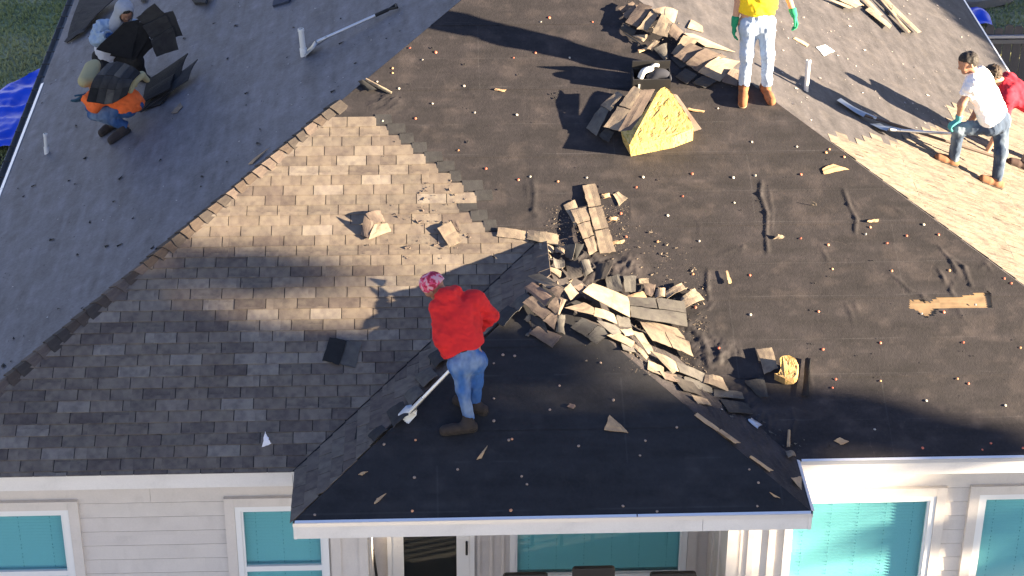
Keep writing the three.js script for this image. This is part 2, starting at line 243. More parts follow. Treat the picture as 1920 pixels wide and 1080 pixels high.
function feltSheet(parent, fr, lo, hi, t0, t1, du, m, map, lift = 0) {
  const nt = Math.max(2, Math.round((t1 - t0) / du)), W = hi(t0) - lo(t0), nu = Math.max(2, Math.round(W / du)), P = [], U = [], id = [];
  const hs = holes.filter(h => h.fr === fr);
  for (let j = 0; j <= nt; j++) for (let i = 0; i <= nu; i++) {
    let t = t0 + (t1 - t0) * j / nt; const a = lo(t), b = hi(t), u = a + (b - a) * i / nu;
    if (j === 0 && t0 > .1) t += .012 * (fbm(u * 3, t0 * 7, 0, 3) - .5);
    const p = fr.at(u, t, lift + .004 * (1 - j / nt) + bump(fr, u, t)); P.push(p.x, p.y, p.z); U.push(...map(u, t));
  }
  const cut = (i, j) => { if (!hs.length) return false; const t = t0 + (t1 - t0) * (j + .5) / nt, a = lo(t), b = hi(t), u = a + (b - a) * (i + .5) / nu, q = .02 * (vn(u * 30, t * 30) - .5); return hs.some(h => inPoly(h.pts, u + q, t + q)); };
  for (let j = 0; j < nt; j++) for (let i = 0; i < nu; i++) { if (cut(i, j)) continue; const a = j * (nu + 1) + i, b = a + 1, c = a + nu + 1, d = c + 1; id.push(a, b, d, a, d, c); }
  const g = new THREE.BufferGeometry(); g.setAttribute('position', new THREE.Float32BufferAttribute(P, 3)); g.setAttribute('uv', new THREE.Float32BufferAttribute(U, 2)); g.setIndex(id); g.computeVertexNormals();
  return mesh('felt_sheet', g, m, parent);
}
const mapF = (u, t) => [(u + 5.2) / 13.2, t / 7.1], mapL = (u, t) => [(u + 16) / 16, t / 7.1], mapR = (u, t) => [u / 16 + .37, t / 7.1 + .2], mapP = (u, t) => [(u + 5.2) / 13.2 + .35, t / 7.1 + .31];
for (let t = 0; t < TT - .05; t += .92) { const e = Math.min(TT - .01, t + .96); feltSheet(dF, FR, q => XL + q / C, q => XR - q / C, t, e, .022, feltFM, mapF); }
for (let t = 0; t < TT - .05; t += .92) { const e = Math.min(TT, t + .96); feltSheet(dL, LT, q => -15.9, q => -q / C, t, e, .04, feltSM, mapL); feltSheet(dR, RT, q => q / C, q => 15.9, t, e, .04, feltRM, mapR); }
for (let t = 0; t < PT - .05; t += .92) { const e = Math.min(PT - .004, t + .96); feltSheet(dPF, PF, q => XA + q / C, q => XB - q / C, t, e, .025, feltPM, mapP); feltSheet(dPR, PR, q => q / C - ZP, q => q / C + .02, t, e, .022, feltTornM, mapP, .0); }

// ---- shingles, tab by tab
const EX = .1275, TAB = .305, GAP = .008;
const clip = (poly, a, b, c) => { const o = []; for (let i = 0; i < poly.length; i++) { const p = poly[i], q = poly[(i + 1) % poly.length], d = a * p[0] + b * p[1] - c, e = a * q[0] + b * q[1] - c; if (d >= 0) o.push(p); if (d * e < 0) { const k = d / (d - e); o.push([p[0] + (q[0] - p[0]) * k, p[1] + (q[1] - p[1]) * k]); } } return o; };
const tabH = t0 => (u, t) => .013 - .007 * (t - t0) / EX;
const area = p => { let a = 0; for (let i = 0; i < p.length; i++) { const q = p[(i + 1) % p.length]; a += p[i][0] * q[1] - q[0] * p[i][1]; } return Math.abs(a / 2); };
let tabsLeft = 300; const tabStuff = new Map();
function tone() { const r = rnd(); return r < .22 ? pick([4, 6]) : r < .42 ? pick([3, 7]) : pick([0, 1, 2, 5]); }
function addTab(parent, fr, poly, t0, own, toneIx = tone(), lift = 0) {
  if (poly.length < 3 || area(poly) < .0012) return;
  const j = .0025 * (rnd() - .5), tw = .003 * (rnd() - .5), u0 = poly[0][0], hf = (u, t) => tabH(t0)(u, t) + j + tw * (u - u0) / .3 + lift;
  const g = slab(fr, poly, (u, t) => hf(u, t) - .006, hf, (u, t) => [u + rnd() * 0, t]);
  if (own && tabsLeft > 0) { tabsLeft--; mesh('shingle', g, shMats[toneIx * 2 + (rnd() < .5 ? 1 : 0)], parent); }
  else { const c = shTones[toneIx], col = new Float32Array(g.attributes.position.count * 3); for (let i = 0; i < col.length; i += 3) { col[i] = c[0]; col[i + 1] = c[1]; col[i + 2] = c[2]; } g.setAttribute('color', new THREE.BufferAttribute(col, 3)); if (!tabStuff.has(parent)) tabStuff.set(parent, []); tabStuff.get(parent).push(g); }
}
const uvF = (px, py) => FR.inv(onPlane(px, py, FR));
{
  // rows on the front hip; phase read from one row line and one joint
  const rowRef = uvF(330, 523.6)[1], seamRef = uvF(334, 533)[0], k0 = Math.round(rowRef / EX), ph = rowRef - k0 * EX;
  const st = [uvF(668, 216), uvF(692, 240), uvF(847, 353), uvF(918, 418), uvF(932, 432)], vTop = PT;
  const stair = t => { if (t < st[4][1]) return 99; for (let i = 0; i < 4; i++) { const a = st[i], b = st[i + 1]; if (t <= a[1] && t >= b[1]) return a[0] + (b[0] - a[0]) * (t - a[1]) / (b[1] - a[1]); } return -99; };
  const tMax = uvF(640, 206)[1], rows = [];
  for (let r = -1; r < 60; r++) { const t0 = ph + r * EX; if (t0 > tMax) break; rows.push([r, t0]); }
  for (const [r, t0a] of rows) {
    const t0 = Math.max(-.025, t0a), t1 = t0a + EX + .012; if (t1 < .01) continue;
    let off = seamRef + (k0 - 1 - r) * (.4167 * TAB); off = ((off % TAB) + TAB) % TAB;
    const lim = stair(t0 + EX * .5), lo = XL + t0 / C, hi = lim > 50 ? Math.min(PXM - .05, XA + (t1) / C + .1) : lim; let lastU = null;
    for (let k = Math.floor((lo - off) / TAB) - 1; k * TAB + off < hi + TAB; k++) {
      const u0 = off + k * TAB + GAP / 2, u1 = u0 + TAB - GAP;
      if (lim < 50 && (u0 + u1) / 2 > lim) { if (lastU === null) lastU = u0; continue; }
      let p = [[u0, t0], [u1, t0], [u1, t1], [u0, t1]];
      p = clip(p, 1, -1 / C, XL + .07); p = clip(p, -1, 1 / C, -(XA - .03));
      addTab(dF, FR, p, t0a, r < 19);
    }
    // dark upper laps that stay at the torn edge
    if (lim < 50 && lastU !== null && lim > lo) { const L = rr(.10, .2); mesh('lap_strip', slab(FR, [[lastU - .02, t0 + .03], [lastU + L, t0 + .035], [lastU + L - .01, t1 + .03], [lastU - .02, t1 + .03]], .003, .0085), looseM.dark, dF); }
  }
  mesh('starter_course', slab(FR, [[XL + .05, -.02], [XA + .02, -.02], [XA + .45, .48], [XL + .5, .48]], .001, .004), underM, dF);
}
{ // hip caps along the left hip
  const A = V3(XL, 0, 0), D = V3(1, S, -1).normalize(), LEN = onPlane(642, 200, FR).sub(A).dot(D), W = .112;
  const dn = V3(1, 0, 1).normalize();  // towards the front slope, along F down-hip
  const fF = V3(1, 0, 0).addScaledVector(D, -D.x).normalize(), fL = V3(0, 0, 1).multiplyScalar(-1).addScaledVector(D, D.z).normalize();
  for (let k = 0, q = .02; q < LEN; k++, q += EX) {
    const L = EX + rr(.015, .04), w = W * rr(.8, 1.12), P = [], h = .023 + .006 * rnd(), v = (a, s, hh) => { const o = A.clone().addScaledVector(D, a); if (s > 0) o.addScaledVector(fF, s * w).addScaledVector(FR.N, hh); else if (s < 0) o.addScaledVector(fL, -s * w).addScaledVector(LT.N, hh); else o.addScaledVector(V3(-S, 2, S).normalize(), hh + .012); return o; };
    const pos = [], uv = [], quad = (a, b, c, d) => { for (const x of [a, b, c, a, c, d]) { pos.push(x.x, x.y, x.z); } uv.push(0, 0, .15, 0, .15, .15, 0, 0, .15, .15, 0, .15); };
    const sh = rr(-.025, .025), e0 = q - rr(0, .015), e1 = q + L, hb = h - .004, ht = h - .018;
    for (const s of [1, -1]) { const m = s * .5; quad(v(e0, 0, hb), v(e0 + sh * s, m, hb), v(e1, m, ht), v(e1, 0, ht)); quad(v(e0 + sh * s, m, hb), v(e0 + sh * s, s, hb - .012), v(e1, s, ht - .01), v(e1, m, ht)); quad(v(e0, 0, hb), v(e0, 0, hb - .012), v(e0 + sh * s, m, hb - .012), v(e0 + sh * s, m, hb)); quad(v(e0 + sh * s, m, hb), v(e0 + sh * s, m, hb - .012), v(e0 + sh * s, s, hb - .022), v(e0 + sh * s, s, hb - .012)); quad(v(e0 + sh * s, s, hb - .012), v(e0 + sh * s, s, hb - .03), v(e1, s, ht - .03), v(e1, s, ht - .01)); }
    const g = new THREE.BufferGeometry(); g.setAttribute('position', new THREE.Float32BufferAttribute(pos, 3)); g.setAttribute('uv', new THREE.Float32BufferAttribute(uv, 2)); g.computeVertexNormals();
    mesh('hip_cap', g, looseM[pick(['cap', 'capd', 'cap', 'brown', 'cap', 'capd'])], dL.parent === house ? dF : dF);
  }
}
{ // porch side slope: rows run back along z; torn off along the hip
  for (let r = 0; r * EX < PT; r++) {
    const t0 = r * EX - .02, t1 = t0 + EX + .012; let off = (r * .4167 * TAB) % TAB;
    for (let k = -12; k < 5; k++) {
      const u0 = off + k * TAB + GAP / 2, u1 = u0 + TAB - GAP;
      let p = [[u0, t0], [u1, t0], [u1, t1], [u0, t1]];
      const ragged = .02 + .10 * vn(r * .9 + 3, k * 3.1) * (r > 4 ? 1 : .25);
      p = clip(p, 1, 1 / C, -.02); p = clip(p, -1, -1 / C, -(ZP - ragged + .02));
      addTab(dPL, PL, p, t0, true, pick([4, 6, 2, 4, 0, 6]));
    }
  }
  mesh('starter_course', slab(PL, [[0, -.01], [ZP - .03, -.01], [ZP - PW - .03, PT], [-PW, PT]], .001, .005), underM, dPL);
}
{ // side slope in the sun: tan rows at the foot, stair-stepped upper edge
  const b = [[1548, 246], [1590, 262], [1640, 266], [1700, 262], [1752, 228], [1800, 208], [1870, 200], [1935, 196]].map(p => RT.inv(onPlane(p[0], p[1], RT)));
  for (let r = 0; r < 56; r++) {
    const t0 = r * EX - .02, t1 = t0 + EX + .012, off = (r * .4167 * TAB) % TAB;
    for (let k = 0; k < 30; k++) {
      const u0 = off + k * TAB + GAP / 2 - .3, u1 = u0 + TAB - GAP, uc = (u0 + u1) / 2, tc = t0 + EX / 2;
      let lim = null; // far limit in u at this t
      for (let i = 0; i + 1 < b.length; i++) { const [a, ta] = b[i], [c, tb] = b[i + 1]; if ((ta - tc) * (tb - tc) <= 0) lim = a + (c - a) * (tc - ta) / (tb - ta || 1); }
      if (lim === null) { if (tc > b[0][1]) continue; lim = b[b.length - 1][0]; }
      if (uc > lim + .03) continue;
      let p = [[u0, t0], [u1, t0], [u1, t1], [u0, t1]]; p = clip(p, 1, -1 / C, .03);
      addTab(dR, RT, p, t0, false, pick([1, 5, 0, 2, 5, 1]), rr(-.003, .004));
    }
  }
}
for (const [par, gs] of tabStuff) { const m = mesh('shingle_field', mergeGeometries(gs), par === dR ? strawM : shVert, par); m.userData.kind = 'stuff'; }

// ---- eaves: drip edges, fascia, soffit
const ZW = -.40, FB = -.185;
function eaveTrim(x0, z0, x1, z1, nx, nz, drip = true) {   // runs from one corner to the other; (nx,nz) points outward
  const th = .022, a = V3(x0, 0, z0), b = V3(x1, 0, z1), n = V3(nx, 0, nz), L = a.distanceTo(b), d = b.clone().sub(a).normalize();
  const put = g => { const m = new THREE.Matrix4().makeBasis(d, V3(0, 1, 0), d.clone().cross(V3(0, 1, 0))); m.setPosition(a); g.applyMatrix4(m); return g; };
  const o = d.clone().cross(V3(0, 1, 0)).dot(n) > 0 ? 1 : -1;
  for (let q = .003; q < L - .01; q += 3.66) mesh('fascia', put(bx(q, FB + rr(0, .003), o * (-.012 + rr(0, .002)), Math.min(L - .003, q + 3.656), -.052, o * (-.012 - th))), whiteP, house);
  if (drip) mesh('drip_edge', put(merge([bx(0, -.050, o * -.001, L, -.012, o * -.006), bx(0, -.0135, o * -.006, L, -.0105, o * -.06)])), alu, house);
}
eaveTrim(XL, 0, XA, 0, 0, 1, false); mesh('drip_edge', bx(XL, -.050, -.006, XA, -.016, -.001), whiteP, house);
eaveTrim(XB, 0, XR, 0, 0, 1);
eaveTrim(XA, ZP, XB, ZP, 0, 1); eaveTrim(XA, -.02, XA, ZP, -1, 0); eaveTrim(XB, -.02, XB, ZP, 1, 0);
eaveTrim(XL, ZBACK, XL, 0, -1, 0); eaveTrim(XR, ZBACK, XR, 0, 1, 0);
mesh('soffit', merge([bx(XL + .03, FB + .012, -.04, XA + .02, FB + .02, ZW), bx(XB - .02, FB + .012, -.04, XR - .03, FB + .02, ZW), bx(XA + .03, FB + .012, ZP - .04, XB - .03, FB + .02, -1.62), bx(XL + .03, FB + .012, -.41, XL + .4, FB + .02, ZBACK + .1), bx(XR - .4, FB + .012, -.41, XR - .03, FB + .02, ZBACK + .1)]), trimP, house);
{ // bright metal flanges lying on the felt at the eaves
  const fl = mat(.80, .82, .86, .3, { metalness: .25 }), strip = (fr, a, b, w, par) => { for (let u = a; u < b; u += 3.05) mesh('flange', slab(fr, [[u, -.012], [Math.min(b, u + 3.04), -.012], [Math.min(b, u + 3.04), w], [u, w]], .006, .011), fl, par); };
  strip(LT, -8.9, 0, .03, dL); strip(RT, 0, 12.5, .022, dR); strip(FR, XB + .03, XR, .014, dF); strip(PF, XA + .02, XB - .02, .016, dPF); strip(PR, -ZP + .02, 0, .02, dPR);
}
{ // gutter with straps along the shaded eave
  const g = thing; const gm = mat(.16, .165, .175, .5, { metalness: .3 });
  const sh = new THREE.Shape([[0, 0], [-.012, -.085], [-.095, -.085], [-.125, -.015], [-.125, .0], [-.118, .0], [-.118, -.013], [-.09, -.078], [-.018, -.078], [-.008, 0]].map(p => new THREE.Vector2(...p)));
  const e = new THREE.ExtrudeGeometry(sh, { depth: 12.5, bevelEnabled: false }); e.translate(XL - .006, -.055, -14.5);
  const gu = mesh('gutter', e, gm, house);
  for (let z = -14.3; z < -2.1; z += .42) mesh('strap', bx(XL - .128, -.052, z, XL - .004, -.046, z + .03), darkM, gu);
}
// ---- walls
const wx = (px, py, z = ZW) => atZ(px, py, z);
const W1R = wx(146, 940).x, W2L = wx(419, 930).x;
const recL = wx(690, 1040).x, recR = wx(1362, 1040).x, ZR = -1.55;
const Wz = ZW + .012, openings = [];
{ // glass edges [x0, x1, top, bottom] read off the wall planes
  const a1 = wx(118, 962, Wz), a2 = wx(451, 956, Wz), b2 = wx(606, 1030, Wz), a4 = wx(1477, 1050, Wz), b4 = wx(1744, 936, Wz), a5 = wx(1846, 933, Wz), a3 = atZ(966, 1040, ZR), b3 = atZ(1277, 1040, ZR), c3 = atZ(1100, 1074, ZR);
  openings.push([a1.x - 1.5, a1.x, a1.y, a1.y - 1.5], [a2.x, b2.x, a2.y, a2.y - 1.5], [a4.x, b4.x, b4.y, b4.y - 1.5], [a5.x, a5.x + 1.4, a5.y, a5.y - 1.5], [a3.x, b3.x, FB - .35, Math.min(c3.y, -1.9)]);
}
function wallBox(x0, x1, y0, y1, z0, z1, ops) {
  const gs = []; let x = x0;
  for (const o of ops.filter(o => o[1] > x0 && o[0] < x1).sort((a, b) => a[0] - b[0])) { const a = Math.max(x0, o[0]), b = Math.min(x1, o[1]); if (a > x) gs.push(bx(x, y0, z0, a, y1, z1)); gs.push(bx(a, o[2], z0, b, y1, z1), bx(a, y0, z0, b, o[3], z1)); x = b; }
  if (x < x1) gs.push(bx(x, y0, z0, x1, y1, z1)); return mergeGeometries(gs);
}
function sidingWall(x0, x1, yTop, ops) {
  const w = mesh('wall', wallBox(x0, x1, YG, yTop, ZW - .14, ZW - .016, ops), sidingP, house);
  for (let y = yTop, k = 0; y > YG; y -= .165, k++) {
    const y0 = Math.max(YG, y - .156); let xs = [[x0, x1]];
    for (const o of ops) if (y > o[3] && y0 < o[2] + .04) xs = xs.flatMap(([a, b]) => o[1] < a || o[0] > b ? [[a, b]] : [[a, o[0] - .05], [o[1] + .05, b]].filter(q => q[1] - q[0] > .02));
    xs = xs.flatMap(([a, b]) => { if (b - a < 2.2) return [[a, b]]; const m = a + (b - a) * rr(.2, .8); return [[a, m - .002], [m + .002, b]]; });
    for (const [a, b] of xs) {
      const sh = new THREE.Shape([[0, y], [.005, y], [.012, y0], [0, y0]].map(p => new THREE.Vector2(...p))), g = new THREE.ExtrudeGeometry(sh, { depth: b - a, bevelEnabled: false });
      const p = g.attributes.position, u = g.attributes.uv; for (let i = 0; i < p.count; i++) { const X = p.getX(i), Y = p.getY(i), Z = p.getZ(i); p.setXYZ(i, a + Z, Y, ZW - .014 + X); u.setXY(i, a + Z + k * .37, Y); }
      g.computeVertexNormals(); mesh('siding_board', g, pick([sidingP, sidingP2, sidingP3]), w);
    }
  }
  return w;
}
sidingWall(XL + .4, recL - .36, FB - .11, openings.slice(0, 2)); sidingWall(wx(1470, 1040).x, XR - .4, FB - .11, openings.slice(2, 4));
mesh('frieze_board', merge([bx(XL + .4, FB - .105, ZW - .05, recL, FB + .01, ZW + .018), bx(recR, FB - .105, ZW - .05, XR - .4, FB + .01, ZW + .018)]), trimP, house);
mesh('wall', wallBox(recL, recR, YG, FB, ZR - .16, ZR - .02, openings.slice(4)), sidingP, house);
function battenWall(x0, x1, z0, z1, vertical, pts) {  // flat panel with upright battens
  const w = mesh('wall', bx(x0, YG, z0, x1, FB - (vertical ? 0 : .105), z1), trimP, house);
  for (const [a, b, c, d] of pts) mesh('batten', bx(a, YG, c, b, FB - (vertical ? .0 : .106), d), trimP, w);
}
battenWall(recL - .36, recL, ZW - .1, ZW, false, [[recL - .355, recL - .26, ZW, ZW + .02], [recL - .085, recL - .0, ZW, ZW + .02]]);
battenWall(recL - .1, recL, ZR - .02, ZW - .102, true, [[recL, recL + .018, ZR + .35, ZR + .27], [recL, recL + .018, ZR + .75, ZR + .67]]);
battenWall(recR, wx(1470, 1040).x, ZW - .1, ZW, false, [[recR, recR + .10, ZW, ZW + .02], [recR + .20, recR + .26, ZW, ZW + .02], [recR + .40, recR + .47, ZW, ZW + .02], [recR + .13, recR + .15, ZW, ZW + .012]]);
battenWall(recR, recR + .1, ZR - .02, ZW - .102, true, [[recR - .018, recR, ZR + .35, ZR + .27], [recR - .018, recR, ZR + .75, ZR + .67]]);
mesh('wall', merge([bx(XL + .4, YG, ZBACK + .1, XL + .54, FB + .02, ZW - .14), bx(XR - .54, YG, ZBACK + .1, XR - .4, FB + .02, ZW - .14), bx(XL + .54, YG, ZBACK + .1, XR - .54, FB + .02, ZBACK + .24)]), sidingP, house);
{ const g = slab({ at: (u, t, h) => V3(u, t, ZBACK + .1 + h) }, [[XL, 0], [XR, 0], [XM, RUN * S]], 0, .1); mesh('gable', g, sidingP, house); }
tag(mesh('patio', bx(XL - 3, YG - .05, ZP + .02, XR + 6, YG + .04, ZP + 9), mat(.55, .53, .50, .85, { bumpMap: feltB, bumpScale: .004 }), null, true), null, null, null, 'structure');
mesh('porch_floor', bx(recL + .02, YG, ZR, recR - .02, YG + .1, ZP), mat(.35, .34, .33, .85), house);

// ---- windows: glass over white slat blinds
const slatM = mat(.72, .74, .72, .6), glassM = pmat(.72, .95, .97, .04, { transmission: 1, thickness: 0, ior: 1.5 }), cordM = mat(.26, .36, .37, .8), roomM = mat(.05, .05, .05, .9);
function windowUnit(x0, x1, yT, yB, z, rail, casing, label, side = [1, 1]) {  // x0..x1 glass edges
  const w = mesh('window', merge([bx(x0 - .055, yT, z - .05, x0, yB, z + .022), bx(x1, yT, z - .05, x1 + .055, yB, z + .022), bx(x0 - .055, yT, z - .05, x1 + .055, yT + .05, z + .022), bx(x0 - .055, yB - .05, z - .05, x1 + .055, yB, z + .03)]), vinylW, house);
  if (label) w.userData.label = label;
  mesh('sash', merge([bx(x0 + .001, yT - .001, z - .04, x0 + .022, yB, z + .006), bx(x1 - .022, yT - .001, z - .04, x1 - .001, yB, z + .006), bx(x0 + .022, yT - .022, z - .04, x1 - .022, yT - .001, z + .006), ...(rail ? [bx(x0 + .022, rail + .03, z - .04, x1 - .022, rail - .03, z + .01)] : [])]), vinylW, w);
  mesh('pane', bx(x0 + .022, yB, z - .024, x1 - .022, yT - .022, z - .02), glassM, w);
  const gs = []; for (let y = yT - .03; y > yB + .02; y -= .036) { const g = bx(x0 + .012, -.0008, -.0145, x1 - .012, .0008, .0145); g.rotateX(.78); g.translate(0, y, z - .075); gs.push(g); }
  const bl = mesh('blind', mergeGeometries(gs), slatM, w); bl.userData.kind = 'stuff';
  const cs = [], n = Math.max(2, Math.round((x1 - x0) / .29)); for (let i = 0; i < n; i++) { const x = x0 + (x1 - x0) * (i + .5) / n; for (let y = yT - .03; y > yB; y -= .052) cs.push(bx(x - .0025, y - .03, z - .0745, x + .0025, y, z - .0725)); } mesh('blind_cord', mergeGeometries(cs), cordM, w);
  mesh('reveal', merge([bx(x0 - .03, yB - .1, z - .142, x1 + .03, yT + .03, z - .13)]), roomM, w);
  if (casing) { const c = .095, zz = z + .018, L = [bx(x0 - .056, yT + .052, z - .02, x1 + .056, yT + .052 + c, zz + .012)]; mesh('casing', L[0], trimP, w); if (side[0]) mesh('casing', bx(x0 - .056 - c, yB, z - .02, x0 - .057, yT + .052 + c, zz + .012), trimP, w); if (side[1]) mesh('casing', bx(x1 + .057, yB, z - .02, x1 + .056 + c, yT + .052 + c, zz + .012), trimP, w); }
}
const OL = [['white framed window with teal blinds at the far left', true, [1, 1], wx(60, 1075, Wz).y], ['white framed blue window partly behind the porch corner', true, [1, 0], wx(520, 1065, Wz).y], ['wide white framed window with half sunlit blinds', true, [0, 1], null], ['white framed window with pale green blinds at the right edge', true, [1, 1], null], ['wide teal window deep in the porch', false, [0, 0], null]];
openings.forEach((o, i) => windowUnit(o[0], o[1], o[2], o[3], i < 4 ? Wz : ZR, OL[i][3], OL[i][1], OL[i][0], OL[i][2]));
mesh('wall_trim', bx(openings[4][1] + .06, YG + .1, ZR - .02, openings[4][1] + .16, FB, ZR + .02), trimP, house);
for (const px of [895, 918, 940]) { const x = atZ(px, 1040, ZR).x; mesh('batten', bx(x, YG + .1, ZR - .02, x + .03, FB, ZR + .015), trimP, house); }
{ // glazed storm door
  const a = atZ(757, 1040, ZR), b = atZ(856, 1040, ZR), l = atZ(732, 1040, ZR), r = atZ(884, 1040, ZR), d = mesh('door', merge([bx(l.x + .02, YG + .12, ZR - .015, a.x, FB - .3, ZR + .03), bx(b.x, YG + .12, ZR - .015, r.x - .02, FB - .3, ZR + .03), bx(a.x, FB - .42, ZR - .015, b.x, FB - .3, ZR + .03), bx(a.x, YG + .12, ZR - .015, b.x, YG + .25, ZR + .03)]), vinylW, house);
  d.userData.label = 'white storm door with dark glass';
  mesh('pane', bx(a.x, YG + .25, ZR + .004, b.x, FB - .42, ZR + .01), pmat(.55, .6, .62, .05, { transmission: 1, thickness: 0 }), d);
  mesh('panel', merge([bx(a.x, YG + .25, ZR - .018, b.x, FB - .42, ZR - .012), bx(a.x + .06, -2.2, ZR - .012, a.x + .2, -1.75, ZR - .004), bx(b.x - .2, -2.2, ZR - .012, b.x - .06, -1.75, ZR - .004)]), mat(.07, .07, .068, .7), d);
  const h0 = atZ(875, 1017, ZR + .07), h1 = atZ(875, 1040, ZR + .07); mesh('handle', merge([rod(h0, h1, .013), rod(h0.clone().add(V3(0, -.02, 0)), h0.clone().add(V3(0, -.02, -.05)), .009), rod(h1.clone().add(V3(0, .02, 0)), h1.clone().add(V3(0, .02, -.05)), .009)]), rubber, d);
  mesh('door_frame', merge([bx(l.x - .03, YG + .1, ZR - .02, l.x + .018, FB - .28, ZR + .045), bx(r.x - .018, YG + .1, ZR - .02, r.x + .03, FB - .28, ZR + .045), bx(l.x + .018, FB - .298, ZR - .02, r.x - .018, FB - .25, ZR + .045)]), vinylW, d);
}
// ---------------------------------------------------------------- trees that throw the shade (right of the house, outside the frame)
const barkM = mat(.10, .08, .06, .95), leafM = pmat(.06, .085, .03, .9, { transmission: .25, thickness: 0 });
function tree(label, x, z, hTop, rad, n, clumps, sd) {
  seed = sd; const T = thing('shade_tree', label, 'tree', null, V3(x, YG, z));
  const H = hTop - YG, pts = [V3(0, 0, 0), V3(.1, H * .25, .05), V3(-.05, H * .5, 0), V3(.08, H * .8, .1)], gs = [];
  const c = new THREE.CatmullRomCurve3(pts), g = new THREE.TubeGeometry(c, 14, .2, 8), p = g.attributes.position; for (let i = 0; i < p.count; i++) { const k = Math.max(0, p.getY(i) / H), f = Math.max(.25, 1.2 - k), q = c.getPoint(Math.min(1, k / .8)); p.setX(i, q.x + (p.getX(i) - q.x) * f); p.setZ(i, q.z + (p.getZ(i) - q.z) * f); }
  gs.push(g);
  const cl = clumps.map(([dy, dz, dx, r]) => ({ p: V3(dx, dy - YG, dz - z), r }));
  for (const k of cl) gs.push(tube([c.getPoint(Math.max(.1, Math.min(.95, k.p.y / H * .7))), k.p.clone().multiplyScalar(.7).add(V3(0, k.p.y * .25, 0)), k.p], .045, 5));
  mesh('trunk', merge(gs), barkM, T);
  const b = new THREE.BufferGeometry(); b.setAttribute('position', new THREE.Float32BufferAttribute([-.055, 0, 0, .055, 0, 0, .03, .13, .03, -.05, .11, -.02, .1, .02, .09, .02, .12, .12], 3)); b.setIndex([0, 1, 2, 0, 2, 3, 1, 4, 5]); b.computeVertexNormals();
  const im = new THREE.InstancedMesh(b, leafM, n), M = new THREE.Matrix4(), q = new THREE.Quaternion(), tot = cl.reduce((s, k) => s + k.r ** 2, 0);
  let i = 0; for (const k of cl) { const m = Math.min(n - i, Math.round(n * k.r ** 2 / tot)); for (let j = 0; j < m; j++, i++) { const d = V3(rr(-1, 1), rr(-1, 1), rr(-1, 1)).normalize().multiplyScalar(k.r * Math.pow(rnd(), .45)); d.y *= .75; q.setFromEuler(new THREE.Euler(rr(-3, 3), rr(-3, 3), rr(-3, 3))); M.compose(k.p.clone().add(d), q, V3(1, 1, 1).multiplyScalar(rr(.8, 1.7))); im.setMatrixAt(i, M); } }
  im.count = i; im.name = 'crown'; im.userData.kind = 'stuff'; T.add(im);
}
const TX = 30;
{
  seed = 5; const cl = []; // boughs low down, then many small sprays towards the outline
  for (const [y, z, r] of [[3.2, 10.6, 1.6], [4.4, 9.7, 1.25], [4.6, 11.2, 1.5], [1.8, 9.6, 1.3], [1.4, 11.4, 1.5], [5.3, 9.2, .9], [5.6, 10.4, 1.1], [5.3, 8.5, .6], [6.1, 9.6, .8], [6.3, 10.8, .9]]) cl.push([y, z, rr(-.5, .5), r]);
  for (const [y, z, r] of [[6.9, 9.2, .9], [7.4, 10.4, 1.1], [6.3, 8.6, .55], [7.0, 8.4, .5], [7.6, 9.2, .8], [8.2, 10, .8], [6.6, 11.6, 1.1]]) cl.push([y, z, rr(-.5, .5), r]);
  for (let i = 0; i < 170; i++) { const y = rr(3, 8.6), z0 = 7.4 + .75 * (1 - sst(4.3, 4.85, y)), z = rr(z0, 12.4), e = z - z0; cl.push([y, z, rr(-1.2, 1.2), e > .5 ? rr(.35, .6) : rr(.18, .36)]); }
  // the crown opens where the heap on the porch ridge catches the sun
  const open = [[6.2, 6.9, 5.6, 7.5, .26], [5.55, 7.5, 5.72, 7.95, .12]], away = k => open.every(([a, b, c, d, r]) => { const t = Math.max(0, Math.min(1, ((k[0] - a) * (c - a) + (k[1] - b) * (d - b)) / ((c - a) ** 2 + (d - b) ** 2))); return Math.hypot(k[0] - a - (c - a) * t, k[1] - b - (d - b) * t) > r + k[3] * .85; });
  for (let i = cl.length - 1; i >= 0; i--) if (!away(cl[i])) { if (cl[i][3] > .5) cl[i][3] *= .6; if (!away(cl[i])) cl.splice(i, 1); }
  cl.push([3.9, 6.75, 0, .3], [3.4, 6.95, 0, .25], [3.0, 6.6, .3, .32], [4.25, 6.45, 0, .16], [2.6, 6.9, 0, .3], [5.05, 7.5, 0, .36], [4.7, 7.35, .2, .3], [5.35, 8.0, 0, .22]);
  tree('large leafy tree to the right front of the house, beyond the right edge', TX, 10.2, 9.4, 3.5, 80000, cl, 11);
}
tree('leafy tree beside the back garden, beyond the right edge', TX, -4.4, 4.7, 3, 38000,
  [[3.1, -3.2, 0, 1.35], [3.5, -4.4, 0, 1.4], [2.2, -3.6, .2, 1.5], [2.2, -6.2, .4, 1.7], [.8, -2.6, 0, 1.5], [.6, -4.8, 0, 1.7], [3.5, -7.2, 0, 1.5], [.8, -8, 0, 1.7], [3.1, -2.4, 0, .7], [-.8, -3.6, 0, 1.4], [2.6, -9.2, 0, 1.7], [4.2, -8.6, 0, 1.2], [2.5, -11, 0, 1.7], [3.6, -13, 0, 1.8], [.8, -12, 0, 1.8]], 23);
seed = 77;
